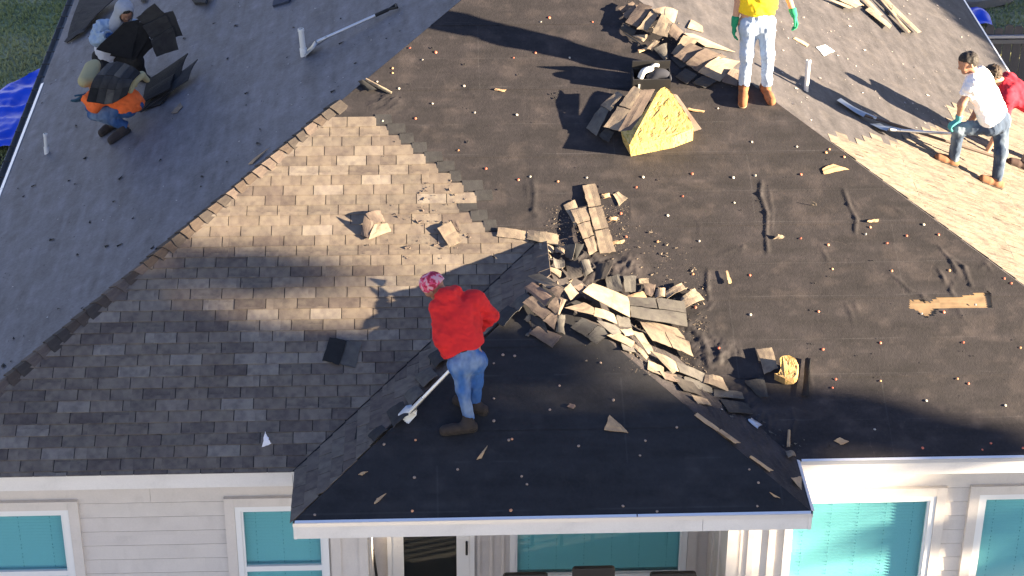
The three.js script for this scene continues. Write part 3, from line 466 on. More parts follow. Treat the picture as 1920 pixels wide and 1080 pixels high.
// ---------------------------------------------------------------- garden bits past the eaves
{ // fence of upright boards
  const z = -13.2, yT = atZ(1885, 50, z).y, x0 = XR + .12, T = thing('wooden_fence', 'weathered dark wooden fence with a pale top rail behind the right eave', 'fence', null, V3(x0, YG, z));
  const wM = [mat(.055, .056, .068, .9), mat(.04, .042, .052, .9), mat(.085, .083, .092, .9)];
  const grain = greyTex(128, 256, (u, v) => .6 * fbm(u * 30, v * 3, 0, 3) + .4 * vn(u * 60, v * 40)); for (const m of wM) { m.bumpMap = grain; m.bumpScale = .004; }
  for (let k = 0; k < 26; k++) { const h = yT - YG + rr(-.04, .03), w = .135, sh = new THREE.Shape([[0, 0], [w, 0], [w, h - .04], [w - .03, h], [.03, h], [0, h - .04]].map(p => new THREE.Vector2(...p))), g = new THREE.ExtrudeGeometry(sh, { depth: .018, bevelEnabled: false }); g.rotateY(rr(-.03, .03)); g.translate(k * .147, .02, rr(-.008, .008)); mesh('picket', g, pick(wM), T); }
  const ry = atZ(1880, 69, z + .06).y - YG, r2 = atZ(1880, 78, z + .06).y - YG;
  mesh('top_rail', bx(-.05, ry - .02, .03, 3.9, ry + .02, .075), mat(.42, .42, .45, .7), T); mesh('rail', bx(-.05, r2 - .035, .022, 3.9, r2 + .03, .06), mat(.16, .16, .17, .85), T); mesh('rail', bx(-.05, .5, .022, 3.9, .57, .06), wM[0], T);
}
{ // concrete border of the flower bed and the dark soil inside
  const pts = [[1795, 14], [1825, 14], [1858, 9], [1880, 3], [1886, -8]].map(p => atY(p[0], p[1], YG)), c = new THREE.CatmullRomCurve3(pts), sh = new THREE.Shape([[-.01, -.17], [-.16, -.17], [-.16, .17], [-.01, .17]].map(p => new THREE.Vector2(...p))), g = new THREE.ExtrudeGeometry(sh, { steps: 24, extrudePath: c, bevelEnabled: false });
  tag(mesh('garden_border', g, mat(.22, .21, .19, .9, { bumpMap: feltB, bumpScale: .01 }), null, true), 'curved pale concrete garden border at the top right corner', 'border').position.y += .02;
  const s = new THREE.Shape([[1780, 6], [1850, 3], [1872, -6], [1850, -40], [1780, -40]].map(p => { const q = atY(p[0], p[1], YG); return new THREE.Vector2(q.x, -q.z); })), sg = new THREE.ShapeGeometry(s); sg.rotateX(-Math.PI / 2); sg.translate(0, YG + .012, 0);
  const so = mesh('soil', sg, mat(.022, .018, .015, 1), null, true); tag(so, 'dark soil bed inside the concrete border', 'soil', null, 'structure');
}
const tarpM = mat(.008, .075, .75, .36);
function tarpSheet(px, y0, amp, name, label, n = 40) {
  const q = px.map(p => atY(p[0], p[1], YG)), P = [], id = [];
  for (let j = 0; j <= n; j++) for (let i = 0; i <= n; i++) { const a = i / n, b = j / n, p = q[0].clone().lerp(q[1], a).lerp(q[3].clone().lerp(q[2], a), b); const f = fbm(p.x * 1.6 + 3, p.z * 5, 1, 4), r = Math.abs(2 * fbm(p.x * 2.5, p.z * 3 + p.x * 2, 4, 3) - 1); p.y = YG + y0(a, b) + amp * (f + .6 * (1 - r)); P.push(p.x, p.y, p.z); }
  for (let j = 0; j < n; j++) for (let i = 0; i < n; i++) { const a = j * (n + 1) + i; id.push(a, a + 1, a + n + 2, a, a + n + 2, a + n + 1); }
  const g = new THREE.BufferGeometry(); g.setAttribute('position', new THREE.Float32BufferAttribute(P, 3)); g.setIndex(id); g.computeVertexNormals(); return tag(mesh(name, g, tarpM, null, true), label, 'tarp');
}
tarpSheet([[-60, 212], [78, 156], [62, 300], [-60, 292]], (a, b) => .02 + .1 * a, .13, 'blue_tarp', 'bright blue crumpled tarp on the grass below the left eave');
tarpSheet([[1812, 22], [1846, 26], [1862, 56], [1826, 60]], (a, b) => .12 * Math.sin(Math.PI * Math.min(1, a * .9 + .05)) * Math.sin(Math.PI * (.1 + .8 * b)), .08, 'blue_tarp', 'small dark blue tarp heap beside the fence at the right eave', 20);
{ const s = new THREE.Shape([[-60, 296], [66, 292], [20, 420], [-60, 420]].map(p => { const q = atY(p[0], p[1], YG); return new THREE.Vector2(q.x, -q.z); })), sg = new THREE.ShapeGeometry(s); sg.rotateX(-Math.PI / 2); sg.translate(0, YG + .01, 0); tag(mesh('soil', sg, mat(.02, .018, .018, 1), null, true), null, null, null, 'structure'); }

// ---------------------------------------------------------------- things fixed in or lying on the roof
function pipe(base, top, r, label, boot, parent) {
  const T = thing('vent_pipe', label, 'vent pipe', null, base), L = top.clone().sub(base), pts = [[r, 0], [r, L.length()], [r - .008, L.length() + .002], [r - .008, L.length() - .2]].map(p => new THREE.Vector2(...p)), g = new THREE.LatheGeometry(pts, 20);
  const q = new THREE.Quaternion().setFromUnitVectors(V3(0, 1, 0), L.clone().normalize()); g.applyQuaternion(q); mesh('pipe', g, pvc, T);
  if (boot) { const b = new THREE.LatheGeometry([[r + .006, 0], [r + .009, boot], [r + .002, boot + .005]].map(p => new THREE.Vector2(...p)), 20); b.applyQuaternion(q); mesh('collar', b, mat(.78, .78, .77, .5), T); }
  const cap = new THREE.LatheGeometry([[r + .004, L.length() - .03], [r + .004, L.length()], [r - .004, L.length() + .002]].map(p => new THREE.Vector2(...p)), 20); cap.applyQuaternion(q); mesh('rim', cap, pvc, T);
}
{ const b = onPlane(570, 106, LT, -.01), t = atZ(564, 54, b.z); pipe(b, t, .032, 'white plastic vent pipe beside the shovel on the shaded slope', .1); }
{ const b = onPlane(1511, 172, RT, -.01), t = atZ(1516, 113, b.z); pipe(b, t, .026, 'white plastic vent pipe on the sunlit slope behind the man in yellow', 0); }
{ const b = onPlane(88, 289, LT, -.01), t = atZ(85, 251, b.z); pipe(b, t, .024, 'short white plastic vent pipe near the left eave', .09); }
const nUp = V3(0, 1, 0);
function shovel(label, hs, he, blade, w, L, dirHint, grip, shaftM = alu) {   // hs shaft start at the blade, he far end; blade = tip point
  const T = thing('roofing_shovel', label, 'shovel', null, hs), l = p => p.clone().sub(hs);
  mesh('shaft', rod(V3(0, 0, 0), l(he), .017, .016, 12), shaftM, T);
  const f = l(blade), F = f.clone().normalize(), side = F.clone().cross(dirHint).normalize(), up = side.clone().cross(F), pos = [], n = 13, id = [];
  const tp = (i, j, k) => { const s = (i / n - .5), q = j / 4, ww = w * (q < .25 ? .55 + q * 1.8 : 1), tooth = j === 4 ? (i % 2 ? -.010 : .0) : 0; return F.clone().multiplyScalar(f.length() * q + tooth).addScaledVector(side, s * ww).addScaledVector(up, k + .02 * (1 - q) * Math.cos(s * 5)); };
  for (const k of [0, .004]) for (let j = 0; j <= 4; j++) for (let i = 0; i <= n; i++) { const p = tp(i, j, k); pos.push(p.x, p.y, p.z); }
  const N = (n + 1) * 5; for (let j = 0; j < 4; j++) for (let i = 0; i < n; i++) { const a = j * (n + 1) + i; id.push(a, a + 1, a + n + 2, a, a + n + 2, a + n + 1, N + a, N + a + n + 2, N + a + 1, N + a, N + a + n + 1, N + a + n + 2); }
  const g = new THREE.BufferGeometry(); g.setAttribute('position', new THREE.Float32BufferAttribute(pos, 3)); g.setIndex(id); const gg = g.toNonIndexed(); gg.computeVertexNormals(); mesh('blade', gg, steel, T);
  mesh('socket', rod(F.clone().multiplyScalar(.06), l(he).normalize().multiplyScalar(.13), .024, .021, 12), steel, T);
  if (grip) { const e = l(he), d = e.clone().normalize(), s = d.clone().cross(dirHint).normalize(); mesh('grip', merge([rod(e.clone().addScaledVector(d, -.16), e, .02), rod(e, e.clone().addScaledVector(d, .1).addScaledVector(s, .055), .014), rod(e, e.clone().addScaledVector(d, .1).addScaledVector(s, -.055), .014), rod(e.clone().addScaledVector(d, .1).addScaledVector(s, .06), e.clone().addScaledVector(d, .1).addScaledVector(s, -.06), .015)]), rubber, T); }
  return T;
}
{ const a = onPlane(594, 78, LT, .10), b = onPlane(728, 18, LT, .05), c = onPlane(574, 101, LT, .012); shovel('aluminium roofing shovel lying beside the vent pipe on the shaded slope', a, b, c, .19, .2, LT.N, true); }
{ const a = onPlane(1668, 243, RT, .07), c = onPlane(1640, 232, RT, .02), b = atZ(1800, 252, onPlane(1770, 306, RT).z - .25); shovel('grey shovel blade and shaft held by the man in the white shirt', a, b, c, .22, .24, RT.N, false, alu); }
{ const a = onPlane(1622, 216, RT, .04), c = onPlane(1572, 186, RT, .03), b = onPlane(1872, 296, RT, .22); shovel('long dark shovel held by the man in the red shirt', a, b, c, .15, .2, RT.N, false, mat(.10, .075, .06, .6)); }
// ---- the yellow foam wedge
const foamT = colTex(512, 512, (u, v, o) => { const f = fbm(u * 8, v * 8, 0, 4), g = vn(u * 90, v * 90), p = sst(.60, .66, fbm(u * 34, v * 14, 0, 3)); const k = (.85 + .4 * (f - .5) + .3 * (g - .5)); o[0] = .62 * k * (1 - .3 * p); o[1] = .44 * k * (1 - .25 * p); o[2] = .15 * k * (1 - .5 * p); });
const foamB = greyTex(512, 512, (u, v) => .5 * (1 - sst(.6, .66, fbm(u * 34, v * 14, 0, 3))) + .35 * fbm(u * 60, v * 60, 0, 3));
const foamM = mat(1, 1, 1, .95, { map: foamT, bumpMap: foamB, bumpScale: .005 });
function foam(name, label, top, hTop, bot, m = foamM) {          // outline px at height h on the front slope, base px on the felt
  const T = top.map(p => FR.inv(onPlane(p[0], p[1], FR, p[2] ?? hTop))), B = bot.map(p => FR.inv(onPlane(p[0], p[1], FR, .004))), n = T.length, P = [], U = [];
  const put = a => { const p = FR.at(a[0], a[1], a[2]); P.push(p.x, p.y, p.z); U.push(a[0] * 2, a[1] * 2 + a[2] * 2); };
  const tri = THREE.ShapeUtils.triangulateShape(T.map(p => new THREE.Vector2(p[0], p[1])), []);
  // subdivided top with pits
  for (const t of tri) { const [a, b, c] = t.map(i => T[i]), m = 22, g = (i, j) => { const x = i / m, y = j / m, q = [0, 1, 2].map(k => a[k] + (b[k] - a[k]) * x + (c[k] - a[k]) * y); const e = Math.min(x, y, 1 - x - y); q[2] -= .006 * sst(.55, .7, fbm(q[0] * 26, q[1] * 19, 0, 3)) * sst(0, .08, e); return q; }; for (let i = 0; i < m; i++) for (let j = 0; j < m - i; j++) { put(g(i, j)); put(g(i + 1, j)); put(g(i, j + 1)); if (i + j < m - 1) { put(g(i + 1, j)); put(g(i + 1, j + 1)); put(g(i, j + 1)); } } }
  for (let i = 0; i < n; i++) { const j = (i + 1) % n; put(B[i]); put(B[j]); put(T[j]); put(B[i]); put(T[j]); put(T[i]); }
  const g = new THREE.BufferGeometry(); g.setAttribute('position', new THREE.Float32BufferAttribute(P, 3)); g.setAttribute('uv', new THREE.Float32BufferAttribute(U, 2)); g.computeVertexNormals(); return tag(mesh(name, g, m, null, true), label, 'foam block');
}
foam('foam_wedge', 'yellow triangular foam block with shingles draped over its left side', [[1180, 272], [1262, 256], [1300, 240], [1294, 224], [1262, 178], [1256, 169], [1247, 163], [1239, 166], [1232, 174], [1184, 244, .17], [1164, 246, .15]], .20, [[1183, 293], [1262, 277], [1299, 263], [1296, 250], [1268, 206], [1262, 200], [1255, 196], [1246, 200], [1238, 206], [1190, 268], [1168, 266]]);
foam('foam_chunk', 'small torn yellow foam chunk beside a shingle scrap above the porch roof', [[1452, 700], [1460, 700], [1464, 690], [1462, 672, .15], [1468, 667, .15], [1480, 666, .15], [1491, 672, .15], [1497, 684], [1495, 694], [1494, 702], [1488, 708], [1472, 710]], .13, [[1452, 712], [1462, 712], [1466, 706], [1464, 692], [1470, 688], [1481, 688], [1491, 692], [1497, 702], [1496, 710], [1494, 716], [1488, 720], [1472, 721]], mat(.80, .74, .95, .95, { map: foamT, bumpMap: foamB, bumpScale: .008 }));
{ // black open tool tray
  const c = onPlane(1220, 172, FR, 0), q = FR.inv(c), T = thing('tool_tray', 'black open tool tray holding a white glove above the foam block', 'tool tray', null, c), w = .20, d = .17, h = .19, M = new THREE.Matrix4().makeBasis(FR.U, FR.V, FR.N), put = g => { g.applyMatrix4(M); return g; };
  const tm = mat(.022, .022, .024, .55);
  mesh('tray', merge([put(bx(-w, 0, 0, w, .012, h)), put(bx(-w, d - .012, 0, w, d, h * .98)), put(bx(-w, .012, 0, -w + .012, d - .012, h)), put(bx(w - .012, .012, 0, w, d - .012, h)), put(bx(-w + .012, .012, .002, w - .012, d - .012, .02))]), tm, T);
  mesh('lid', put(bx(-w, d, h * .3, w, d + .012, h + .10)), tm, T); mesh('catch', put(bx(-.14, -.012, .06, -.12, -.001, .12)), pvc, T);
  const L = M.clone().setPosition(c);
  const glove = tube([V3(-.12, .05, h - .02), V3(-.09, .07, h + .05), V3(-.03, .1, h + .055), V3(.0, .12, h + .03)].map(p => p.applyMatrix4(L)), .032, 10), gl2 = tube([V3(-.02, .13, h + .03), V3(.03, .15, h + .06), V3(.08, .15, h + .05)].map(p => p.applyMatrix4(L)), .02, 8);
  tag(mesh('work_glove', merge([glove, gl2]), mat(.6, .6, .58, .9), null, true), 'crumpled white work glove on the black tool tray', 'glove');
  const bagq = tube([V3(-.02, .06, h - .06), V3(.05, .08, h + .0), V3(.14, .09, h - .02), V3(.17, .07, h - .09)].map(p => p.applyMatrix4(L)), .055, 10); tag(mesh('cloth_bundle', bagq, mat(.015, .018, .03, .9), null, true), 'dark blue cloth bundle lying in the tool tray', 'cloth');
}
// ---------------------------------------------------------------- loose shingles: slabs set by their corners, each at its own height over the roof
function slabQuad(c, tabs, th, bend, sd) {            // c: four points; tabs side by side along c0->c1
  const gs = [], n = 5, m = 4, e1 = c[1].clone().sub(c[0]), e2 = c[3].clone().sub(c[0]), N = e1.clone().cross(e2).normalize(); if (N.y < 0) N.negate();
  const L1 = e1.length(), L2 = e2.length();
  const at = (a, b, k) => { const w = .004 * (vn(a * 3 + sd, b * 3 + sd * 1.7) - .5), p = c[0].clone().lerp(c[1], a).lerp(c[3].clone().lerp(c[2], a), b); return p.addScaledVector(N, k + w * 2 + bend * 4 * a * (1 - a)); };
  for (let t = 0; t < tabs; t++) {
    const a0 = t / tabs + (t ? .012 : 0), a1 = (t + 1) / tabs - (t < tabs - 1 ? .012 : 0), P = [], U = [], q = (w, x, y, z) => { for (const p of [w, x, y, w, y, z]) { P.push(p[0].x, p[0].y, p[0].z); U.push(p[1] + sd * .37, p[2] + sd * .21); } };
    const A = i => a0 + (a1 - a0) * i / n, B = j => j / m, v = (i, j, k) => { const jag = (i === 0 || i === n || j === 0 || j === m) ? .013 * (vn(A(i) * 23 + sd, B(j) * 23) - .5) : 0; const p = at(A(i) , B(j), k); p.addScaledVector(e1, (i === 0 || i === n) ? jag / L1 : 0).addScaledVector(e2, (j === 0 || j === m) ? jag / L2 : 0); return [p, A(i) * L1, B(j) * L2]; };
    for (let i = 0; i < n; i++) for (let j = 0; j < m; j++) { q(v(i, j, 0), v(i + 1, j, 0), v(i + 1, j + 1, 0), v(i, j + 1, 0)); q(v(i, j, -th), v(i, j + 1, -th), v(i + 1, j + 1, -th), v(i + 1, j, -th)); }
    for (let i = 0; i < n; i++) { q(v(i, 0, 0), v(i, 0, -th), v(i + 1, 0, -th), v(i + 1, 0, 0)); q(v(i, m, 0), v(i + 1, m, 0), v(i + 1, m, -th), v(i, m, -th)); }
    for (let j = 0; j < m; j++) { q(v(0, j, 0), v(0, j + 1, 0), v(0, j + 1, -th), v(0, j, -th)); q(v(n, j, 0), v(n, j, -th), v(n, j + 1, -th), v(n, j + 1, 0)); }
    const g = new THREE.BufferGeometry(); g.setAttribute('position', new THREE.Float32BufferAttribute(P, 3)); g.setAttribute('uv', new THREE.Float32BufferAttribute(U, 2)); g.computeVertexNormals(); gs.push(g);
  }
  return mergeGeometries(gs);
}
let lq = 0;
function loose(label, tone, px, h, o = {}) {
  const c = px.map((p, i) => onRoof(p[0], p[1], (Array.isArray(h) ? h[i] : h)) || onPlane(p[0], p[1], FR, .02)), g = slabQuad(c, o.tabs || 1, o.th || .0042, o.bend ?? rr(-.004, .014), ++lq * 1.37);
  return tag(mesh(o.name || 'loose_shingle', g, looseM[tone], null, true), label, o.cat || 'shingle', o.group);
}
const CP = 'torn shingles heaped on the porch ridge', TP = 'torn shingles heaped on the upper hip', FD = 'shingles draped over the foam block';
// heap at the porch ridge
loose('left of two tan shingle tabs at the upper left of the porch heap', 'tan', [[934, 426], [988, 433], [986, 450], [931, 443]], [.03, .03, .02, .02], { group: CP });
loose('right of two tan shingle tabs at the upper left of the porch heap', 'pale', [[991, 432], [1047, 440], [1046, 461], [988, 449]], [.04, .06, .05, .03], { group: CP });
loose('short tan tab at the very tip of the porch ridge', 'pale', [[1011, 456], [1039, 463], [1037, 475], [1012, 468]], [.03, .04, .04, .03], { group: CP });
loose('small tan tab right of the porch ridge tip', 'tan', [[1040, 464], [1061, 461], [1058, 476], [1041, 473]], [.04, .06, .05, .04], { group: CP });
loose('curled dark shingle standing up beside the ridge tip', 'grey', [[1060, 460], [1079, 457], [1073, 489], [1060, 481]], [.10, .16, .07, .04], { group: CP });
loose('black curled felt scrap beside the standing dark shingle', 'black', [[1080, 456], [1096, 458], [1086, 478], [1076, 488]], [.12, .08, .02, .02], { name: 'felt_scrap', cat: 'felt scrap', group: CP });
loose('right and longer tan shingle strip above the porch heap', 'tan', [[1154, 471], [1116, 344], [1092, 348], [1126, 475]], [.05, .03, .03, .06], { tabs: 3, group: CP });
loose('left tan shingle strip above the porch heap', 'tan', [[1120, 470], [1099, 388], [1070, 394], [1106, 478]], [.06, .035, .035, .07], { tabs: 3, group: CP });
loose('tan tab sticking out under the left strip', 'pale', [[1056, 384], [1079, 375], [1092, 415], [1078, 424]], [.015, .015, .02, .02], { group: CP });
loose('pale lumpy shingle chunk in the middle of crumpled felt', 'pale', [[1023, 499], [1030, 496], [1053, 509], [1050, 521]], [.05, .06, .07, .05], { th: .02, group: CP });
loose('long pinkish tan tab at the left edge of the porch heap, topmost', 'tan', [[989, 517], [1012, 512], [1058, 540], [1026, 539]], [.13, .14, .15, .13], { group: CP });
loose('reddish tab below the topmost left tab of the porch heap', 'red', [[983, 540], [1000, 529], [1036, 553], [1024, 574]], [.10, .11, .12, .10], { group: CP });
loose('brown folded tab in the centre of the porch heap', 'brown', [[1029, 543], [1045, 536], [1057, 541], [1048, 561]], [.14, .15, .15, .12], { group: CP });
loose('grey brown tab third from the top at the left of the heap', 'brown', [[980, 567], [997, 554], [1033, 584], [1017, 599]], [.08, .09, .10, .08], { group: CP });
loose('brown tab tilted at the lower centre of the heap', 'brown', [[1018, 601], [1035, 585], [1046, 590], [1040, 618]], [.08, .09, .09, .06], { group: CP });
loose('dark brown tab standing on edge in the heap', 'brown', [[1026, 576], [1041, 556], [1053, 562], [1046, 590]], [.11, .13, .13, .10], { group: CP });
loose('narrow tan tab standing on edge in the heap', 'tan', [[1052, 560], [1062, 562], [1050, 590], [1045, 590]], [.14, .13, .09, .10], { group: CP });
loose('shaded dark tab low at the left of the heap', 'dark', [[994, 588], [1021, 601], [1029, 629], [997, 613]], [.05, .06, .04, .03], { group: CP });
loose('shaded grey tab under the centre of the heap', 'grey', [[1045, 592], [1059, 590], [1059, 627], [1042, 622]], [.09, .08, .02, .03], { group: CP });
loose('lowest brown tab of the heap lying on black felt', 'brown', [[992, 625], [1010, 611], [1054, 630], [1036, 652]], [.03, .035, .04, .02], { group: CP });
loose('small tan scrap at the far left of the heap', 'tan', [[983, 599], [996, 586], [999, 592], [990, 604]], [.03, .03, .02, .02], { group: CP });
loose('small grey scrap below the far left tan scrap', 'grey', [[985, 629], [995, 615], [999, 621], [991, 631]], [.02, .02, .02, .02], { group: CP });
loose('tan tab folded over the middle of the heap', 'pale', [[1058, 542], [1069, 530], [1085, 549], [1070, 563]], [.15, .16, .16, .13], { group: CP });
loose('brown scrap behind the folded middle tab', 'brown', [[1074, 538], [1091, 532], [1103, 541], [1092, 550]], [.15, .14, .14, .15], { group: CP });
loose('long bright tan strip arched across the heap', 'pale', [[1092, 547], [1112, 530], [1178, 556], [1181, 595]], [.17, .15, .12, .13], { tabs: 1, bend: .015, group: CP });
loose('tan strip tucked under the arched strip', 'tan', [[1060, 577], [1096, 567], [1114, 577], [1113, 591]], [.09, .11, .12, .09], { group: CP });
loose('pale tab under the arched strip, right of the tucked strip', 'pale', [[1115, 577], [1152, 590], [1158, 608], [1114, 592]], [.10, .11, .09, .09], { group: CP });
loose('black felt curl in the hollow under the arched strip', 'black', [[1062, 572], [1090, 556], [1112, 566], [1096, 576]], [.05, .06, .06, .05], { name: 'felt_scrap', cat: 'felt scrap', group: CP });
loose('left of two dark grey tabs behind the arched strip', 'grey', [[1135, 519], [1162, 514], [1168, 547], [1138, 545]], [.03, .04, .06, .05], { group: CP });
loose('right of two dark grey tabs behind the arched strip', 'grey', [[1168, 517], [1193, 517], [1191, 547], [1172, 547]], [.05, .04, .05, .06], { group: CP });
loose('upper row of the smooth grey shingle strip at the right of the heap', 'grey', [[1176, 555], [1283, 565], [1287, 587], [1180, 572]], [.10, .06, .06, .11], { tabs: 2, group: CP });
loose('lower row of the smooth grey shingle strip at the right of the heap', 'grey', [[1181, 573], [1287, 588], [1289, 612], [1184, 594]], [.115, .065, .05, .10], { group: CP });
loose('tan sliver behind the smooth grey strip', 'wood', [[1176, 553], [1206, 546], [1213, 558], [1180, 562]], [.07, .07, .06, .08], { group: CP });
loose('small pale tab behind the grey strip', 'pale', [[1198, 522], [1216, 521], [1217, 531], [1200, 532]], .03, { group: CP });
loose('dark brown tab behind the grey strip', 'brown', [[1207, 531], [1231, 534], [1223, 557], [1210, 552]], [.05, .05, .05, .05], { group: CP });
loose('light brown tab behind the grey strip', 'tan', [[1230, 542], [1248, 540], [1247, 556], [1228, 559]], [.04, .03, .05, .05], { group: CP });
loose('tan tab with a slanting dark slot at the right of the heap', 'tan', [[1248, 547], [1279, 530], [1286, 541], [1250, 560]], [.04, .03, .04, .05], { group: CP });
loose('pale tan tab at the far right end of the heap', 'pale', [[1275, 561], [1302, 540], [1320, 561], [1284, 578]], [.05, .06, .04, .06], { group: CP });
loose('grey tab below the arched strip', 'grey', [[1155, 590], [1180, 596], [1185, 613], [1160, 611]], [.09, .10, .09, .08], { group: CP });
loose('broad tan strip at the lower right of the heap', 'tan', [[1200, 603], [1292, 640], [1300, 668], [1222, 637]], [.08, .05, .04, .07], { tabs: 2, group: CP });
loose('bright narrow strip running down the porch hip', 'pale', [[1184, 619], [1205, 624], [1226, 658], [1216, 664]], [.07, .09, .06, .05], { group: CP });
loose('tan tab at the bend of the porch hip', 'tan', [[1222, 659], [1266, 677], [1272, 695], [1262, 701]], [.06, .07, .05, .05], { group: CP });
loose('tan tab on the porch side of the hip', 'pale', [[1216, 675], [1244, 687], [1246, 705], [1214, 692]], [.03, .035, .03, .02], { group: CP });
loose('grey tab lower down the porch hip', 'grey', [[1268, 679], [1322, 701], [1318, 717], [1275, 698]], [.06, .05, .04, .05], { group: CP });
loose('tan tab at the lower end of the hip row', 'tan', [[1323, 702], [1355, 708], [1367, 735], [1319, 717]], [.06, .05, .04, .05], { group: CP });
loose('grey tab under the hip row', 'grey', [[1283, 704], [1335, 725], [1337, 737], [1285, 721]], [.03, .035, .02, .02], { group: CP });
loose('grey tab at the lowest end of the hip row', 'grey', [[1338, 727], [1391, 735], [1396, 748], [1338, 743]], [.035, .035, .02, .02], { group: CP });
loose('thin tan strip beside the bright hip strip', 'tan', [[1187, 641], [1216, 668], [1211, 673], [1185, 650]], [.04, .05, .04, .03], { group: CP });
loose('left of two dark tabs hanging over the porch front', 'dark', [[1070, 614], [1092, 596], [1120, 610], [1098, 631]], [.06, .08, .07, .04], { group: CP });
loose('right of two dark tabs hanging over the porch front', 'dark', [[1099, 631], [1122, 611], [1148, 622], [1117, 646]], [.04, .07, .06, .03], { group: CP });
loose('dark strip above the hanging tabs', 'grey', [[1117, 600], [1150, 608], [1171, 622], [1150, 628]], [.08, .09, .07, .06], { group: CP });
loose('tan edged tab near the porch hip', 'tan', [[1139, 629], [1160, 624], [1190, 640], [1185, 651]], [.05, .06, .06, .04], { group: CP });
loose('shaded tab on the porch hip edge', 'grey', [[1165, 641], [1190, 650], [1196, 661], [1168, 655]], [.03, .04, .03, .03], { group: CP });
loose('pale thin tab above the bright hip strip', 'pale', [[1164, 618], [1184, 615], [1190, 626], [1173, 630]], [.08, .09, .08, .07], { group: CP });
loose('gritty tan shingle half hidden below the grey strip', 'tan', [[1192, 598], [1270, 615], [1286, 636], [1210, 612]], [.05, .03, .02, .04], { group: CP });
for (const [i, q] of [[[1060, 492], [1085, 486], [1092, 516], [1066, 522]], [[1086, 490], [1104, 486], [1112, 508], [1096, 520]], [[1118, 496], [1150, 490], [1136, 522], [1114, 526]], [[1036, 482], [1058, 486], [1060, 500], [1040, 500]]].entries()) loose(['crumpled grey felt scrap left of the dark tabs, largest', 'crumpled grey felt scrap between the two tan strips and the heap', 'grey felt scrap with a tan edge by the dark grey tabs', 'small crumpled felt scrap below the ridge tip'][i], i % 2 ? 'grey' : 'felt', q, [rr(.03, .1), rr(.04, .1), rr(.05, .12), rr(.03, .1)], { name: 'felt_scrap', cat: 'felt scrap', group: CP, bend: rr(-.02, .03) });
// ragged band of torn bits going on down the porch hip to the eave
{
  const HB2 = 'torn scraps strewn down the porch hip', B = [
    ['grey felt rag at the top of the scraps on the porch hip', 'felt', [[1262, 705], [1300, 716], [1318, 742], [1280, 730]], 'felt_scrap'], ['tan scrap below the grey rag on the porch hip', 'tan', [[1296, 740], [1326, 748], [1334, 760], [1308, 756]], 'loose_shingle'],
    ['crumpled dark rag in the porch valley above the flashing', 'dark', [[1350, 748], [1402, 756], [1412, 776], [1366, 772]], 'felt_scrap'], ['pale thin splinter along the porch hip, upper', 'wood', [[1302, 778], [1308, 774], [1350, 804], [1344, 808]], 'wood_sliver'], ['pale thin splinter along the porch hip, middle', 'wood', [[1344, 806], [1352, 804], [1388, 830], [1378, 830]], 'wood_sliver'],
    ['pale thin splinter along the porch hip, lower', 'wood', [[1404, 856], [1412, 856], [1450, 882], [1442, 884]], 'wood_sliver'], ['tan crumb of shingle in the lower porch valley', 'tan', [[1474, 846], [1490, 848], [1492, 856], [1478, 858]], 'loose_shingle'], ['tan wedge of bare board at the corner below the right eave', 'wood', [[1484, 896], [1502, 893], [1504, 918], [1500, 914]], 'wood_sliver'], ['grey brown tab at the start of the porch hip scraps', 'brown', [[1236, 694], [1268, 702], [1276, 716], [1246, 710]], 'loose_shingle']];
  for (const [lab, tone, q, nm] of B) loose(lab, tone, q, q.map(() => rr(.012, .045)), { name: nm, cat: nm === 'felt_scrap' ? 'felt scrap' : nm === 'wood_sliver' ? 'wood sliver' : 'shingle', group: HB2, bend: rr(-.01, .02) });
}
// tabs coming loose along the porch hip where the shovel works
{
  const G = 'dark tabs lifting along the left porch hip', B = [['dark tab lifted by the shovel blade', [[724, 772], [756, 752], [766, 778], [738, 802]], [.02, .05, .09, .05]], ['dark tab lifting above the shovel blade', [[756, 742], [782, 722], [796, 736], [770, 762]], [.02, .03, .07, .06]], ['dark tab lifting half way up the shovel shaft', [[776, 706], [806, 688], [822, 704], [794, 726]], [.015, .03, .06, .05]], ['dark tab lifting beside the jeans of the man in red', [[802, 668], [832, 652], [840, 672], [816, 690]], [.015, .02, .05, .05]], ['narrow dark tab at the lower porch hip', [[690, 816], [716, 796], [726, 806], [700, 828]], [.01, .02, .04, .04]], ['dark tab peeling beyond the red jacket', [[926, 600], [952, 572], [972, 582], [944, 612]], [.015, .02, .06, .06]], ['dark tab at the top of the left porch hip', [[958, 572], [986, 548], [998, 560], [972, 584]], [.015, .02, .05, .05]]];
  for (const [lab, q, h] of B) loose(lab, pick(['dark', 'dark', 'grey']), q, h, { group: G, bend: rr(.005, .02) });
}
// single pieces lying about
loose('pale torn scrap right of the long tan strips', 'pale', [[1150, 364], [1159, 359], [1176, 371], [1161, 386]], .012);
loose('thin tan sliver between the strips and the torn scrap', 'wood', [[1125, 366], [1143, 362], [1145, 370], [1132, 373]], .010);
loose('tan sliver right of the middle of the long strip', 'wood', [[1138, 409], [1158, 407], [1158, 413], [1140, 416]], .010);
loose('tan sliver beside the foot of the long strip', 'wood', [[1148, 452], [1172, 450], [1168, 456], [1150, 458]], .010);
loose('folded shingle piece on the sunlit tan shingles', 'pale', [[692, 448], [701, 421], [726, 418], [734, 433]], [.035, .06, .05, .025]);
loose('brown flap folded under the piece on the tan shingles', 'brown', [[684, 400], [712, 394], [723, 415], [702, 420]], [.07, .035, .03, .06]);
loose('brown upright edge of the folded piece on the tan shingles', 'brown', [[683, 404], [702, 418], [693, 448], [677, 440]], [.09, .06, .03, .03]);
loose('tan tab lying crosswise on the sunlit shingles', 'tan', [[821, 428], [846, 414], [866, 452], [842, 463]], [.045, .04, .03, .035]);
loose('brown tab under the crosswise tan tab', 'brown', [[846, 413], [860, 413], [862, 436], [854, 428]], [.02, .02, .015, .02]);
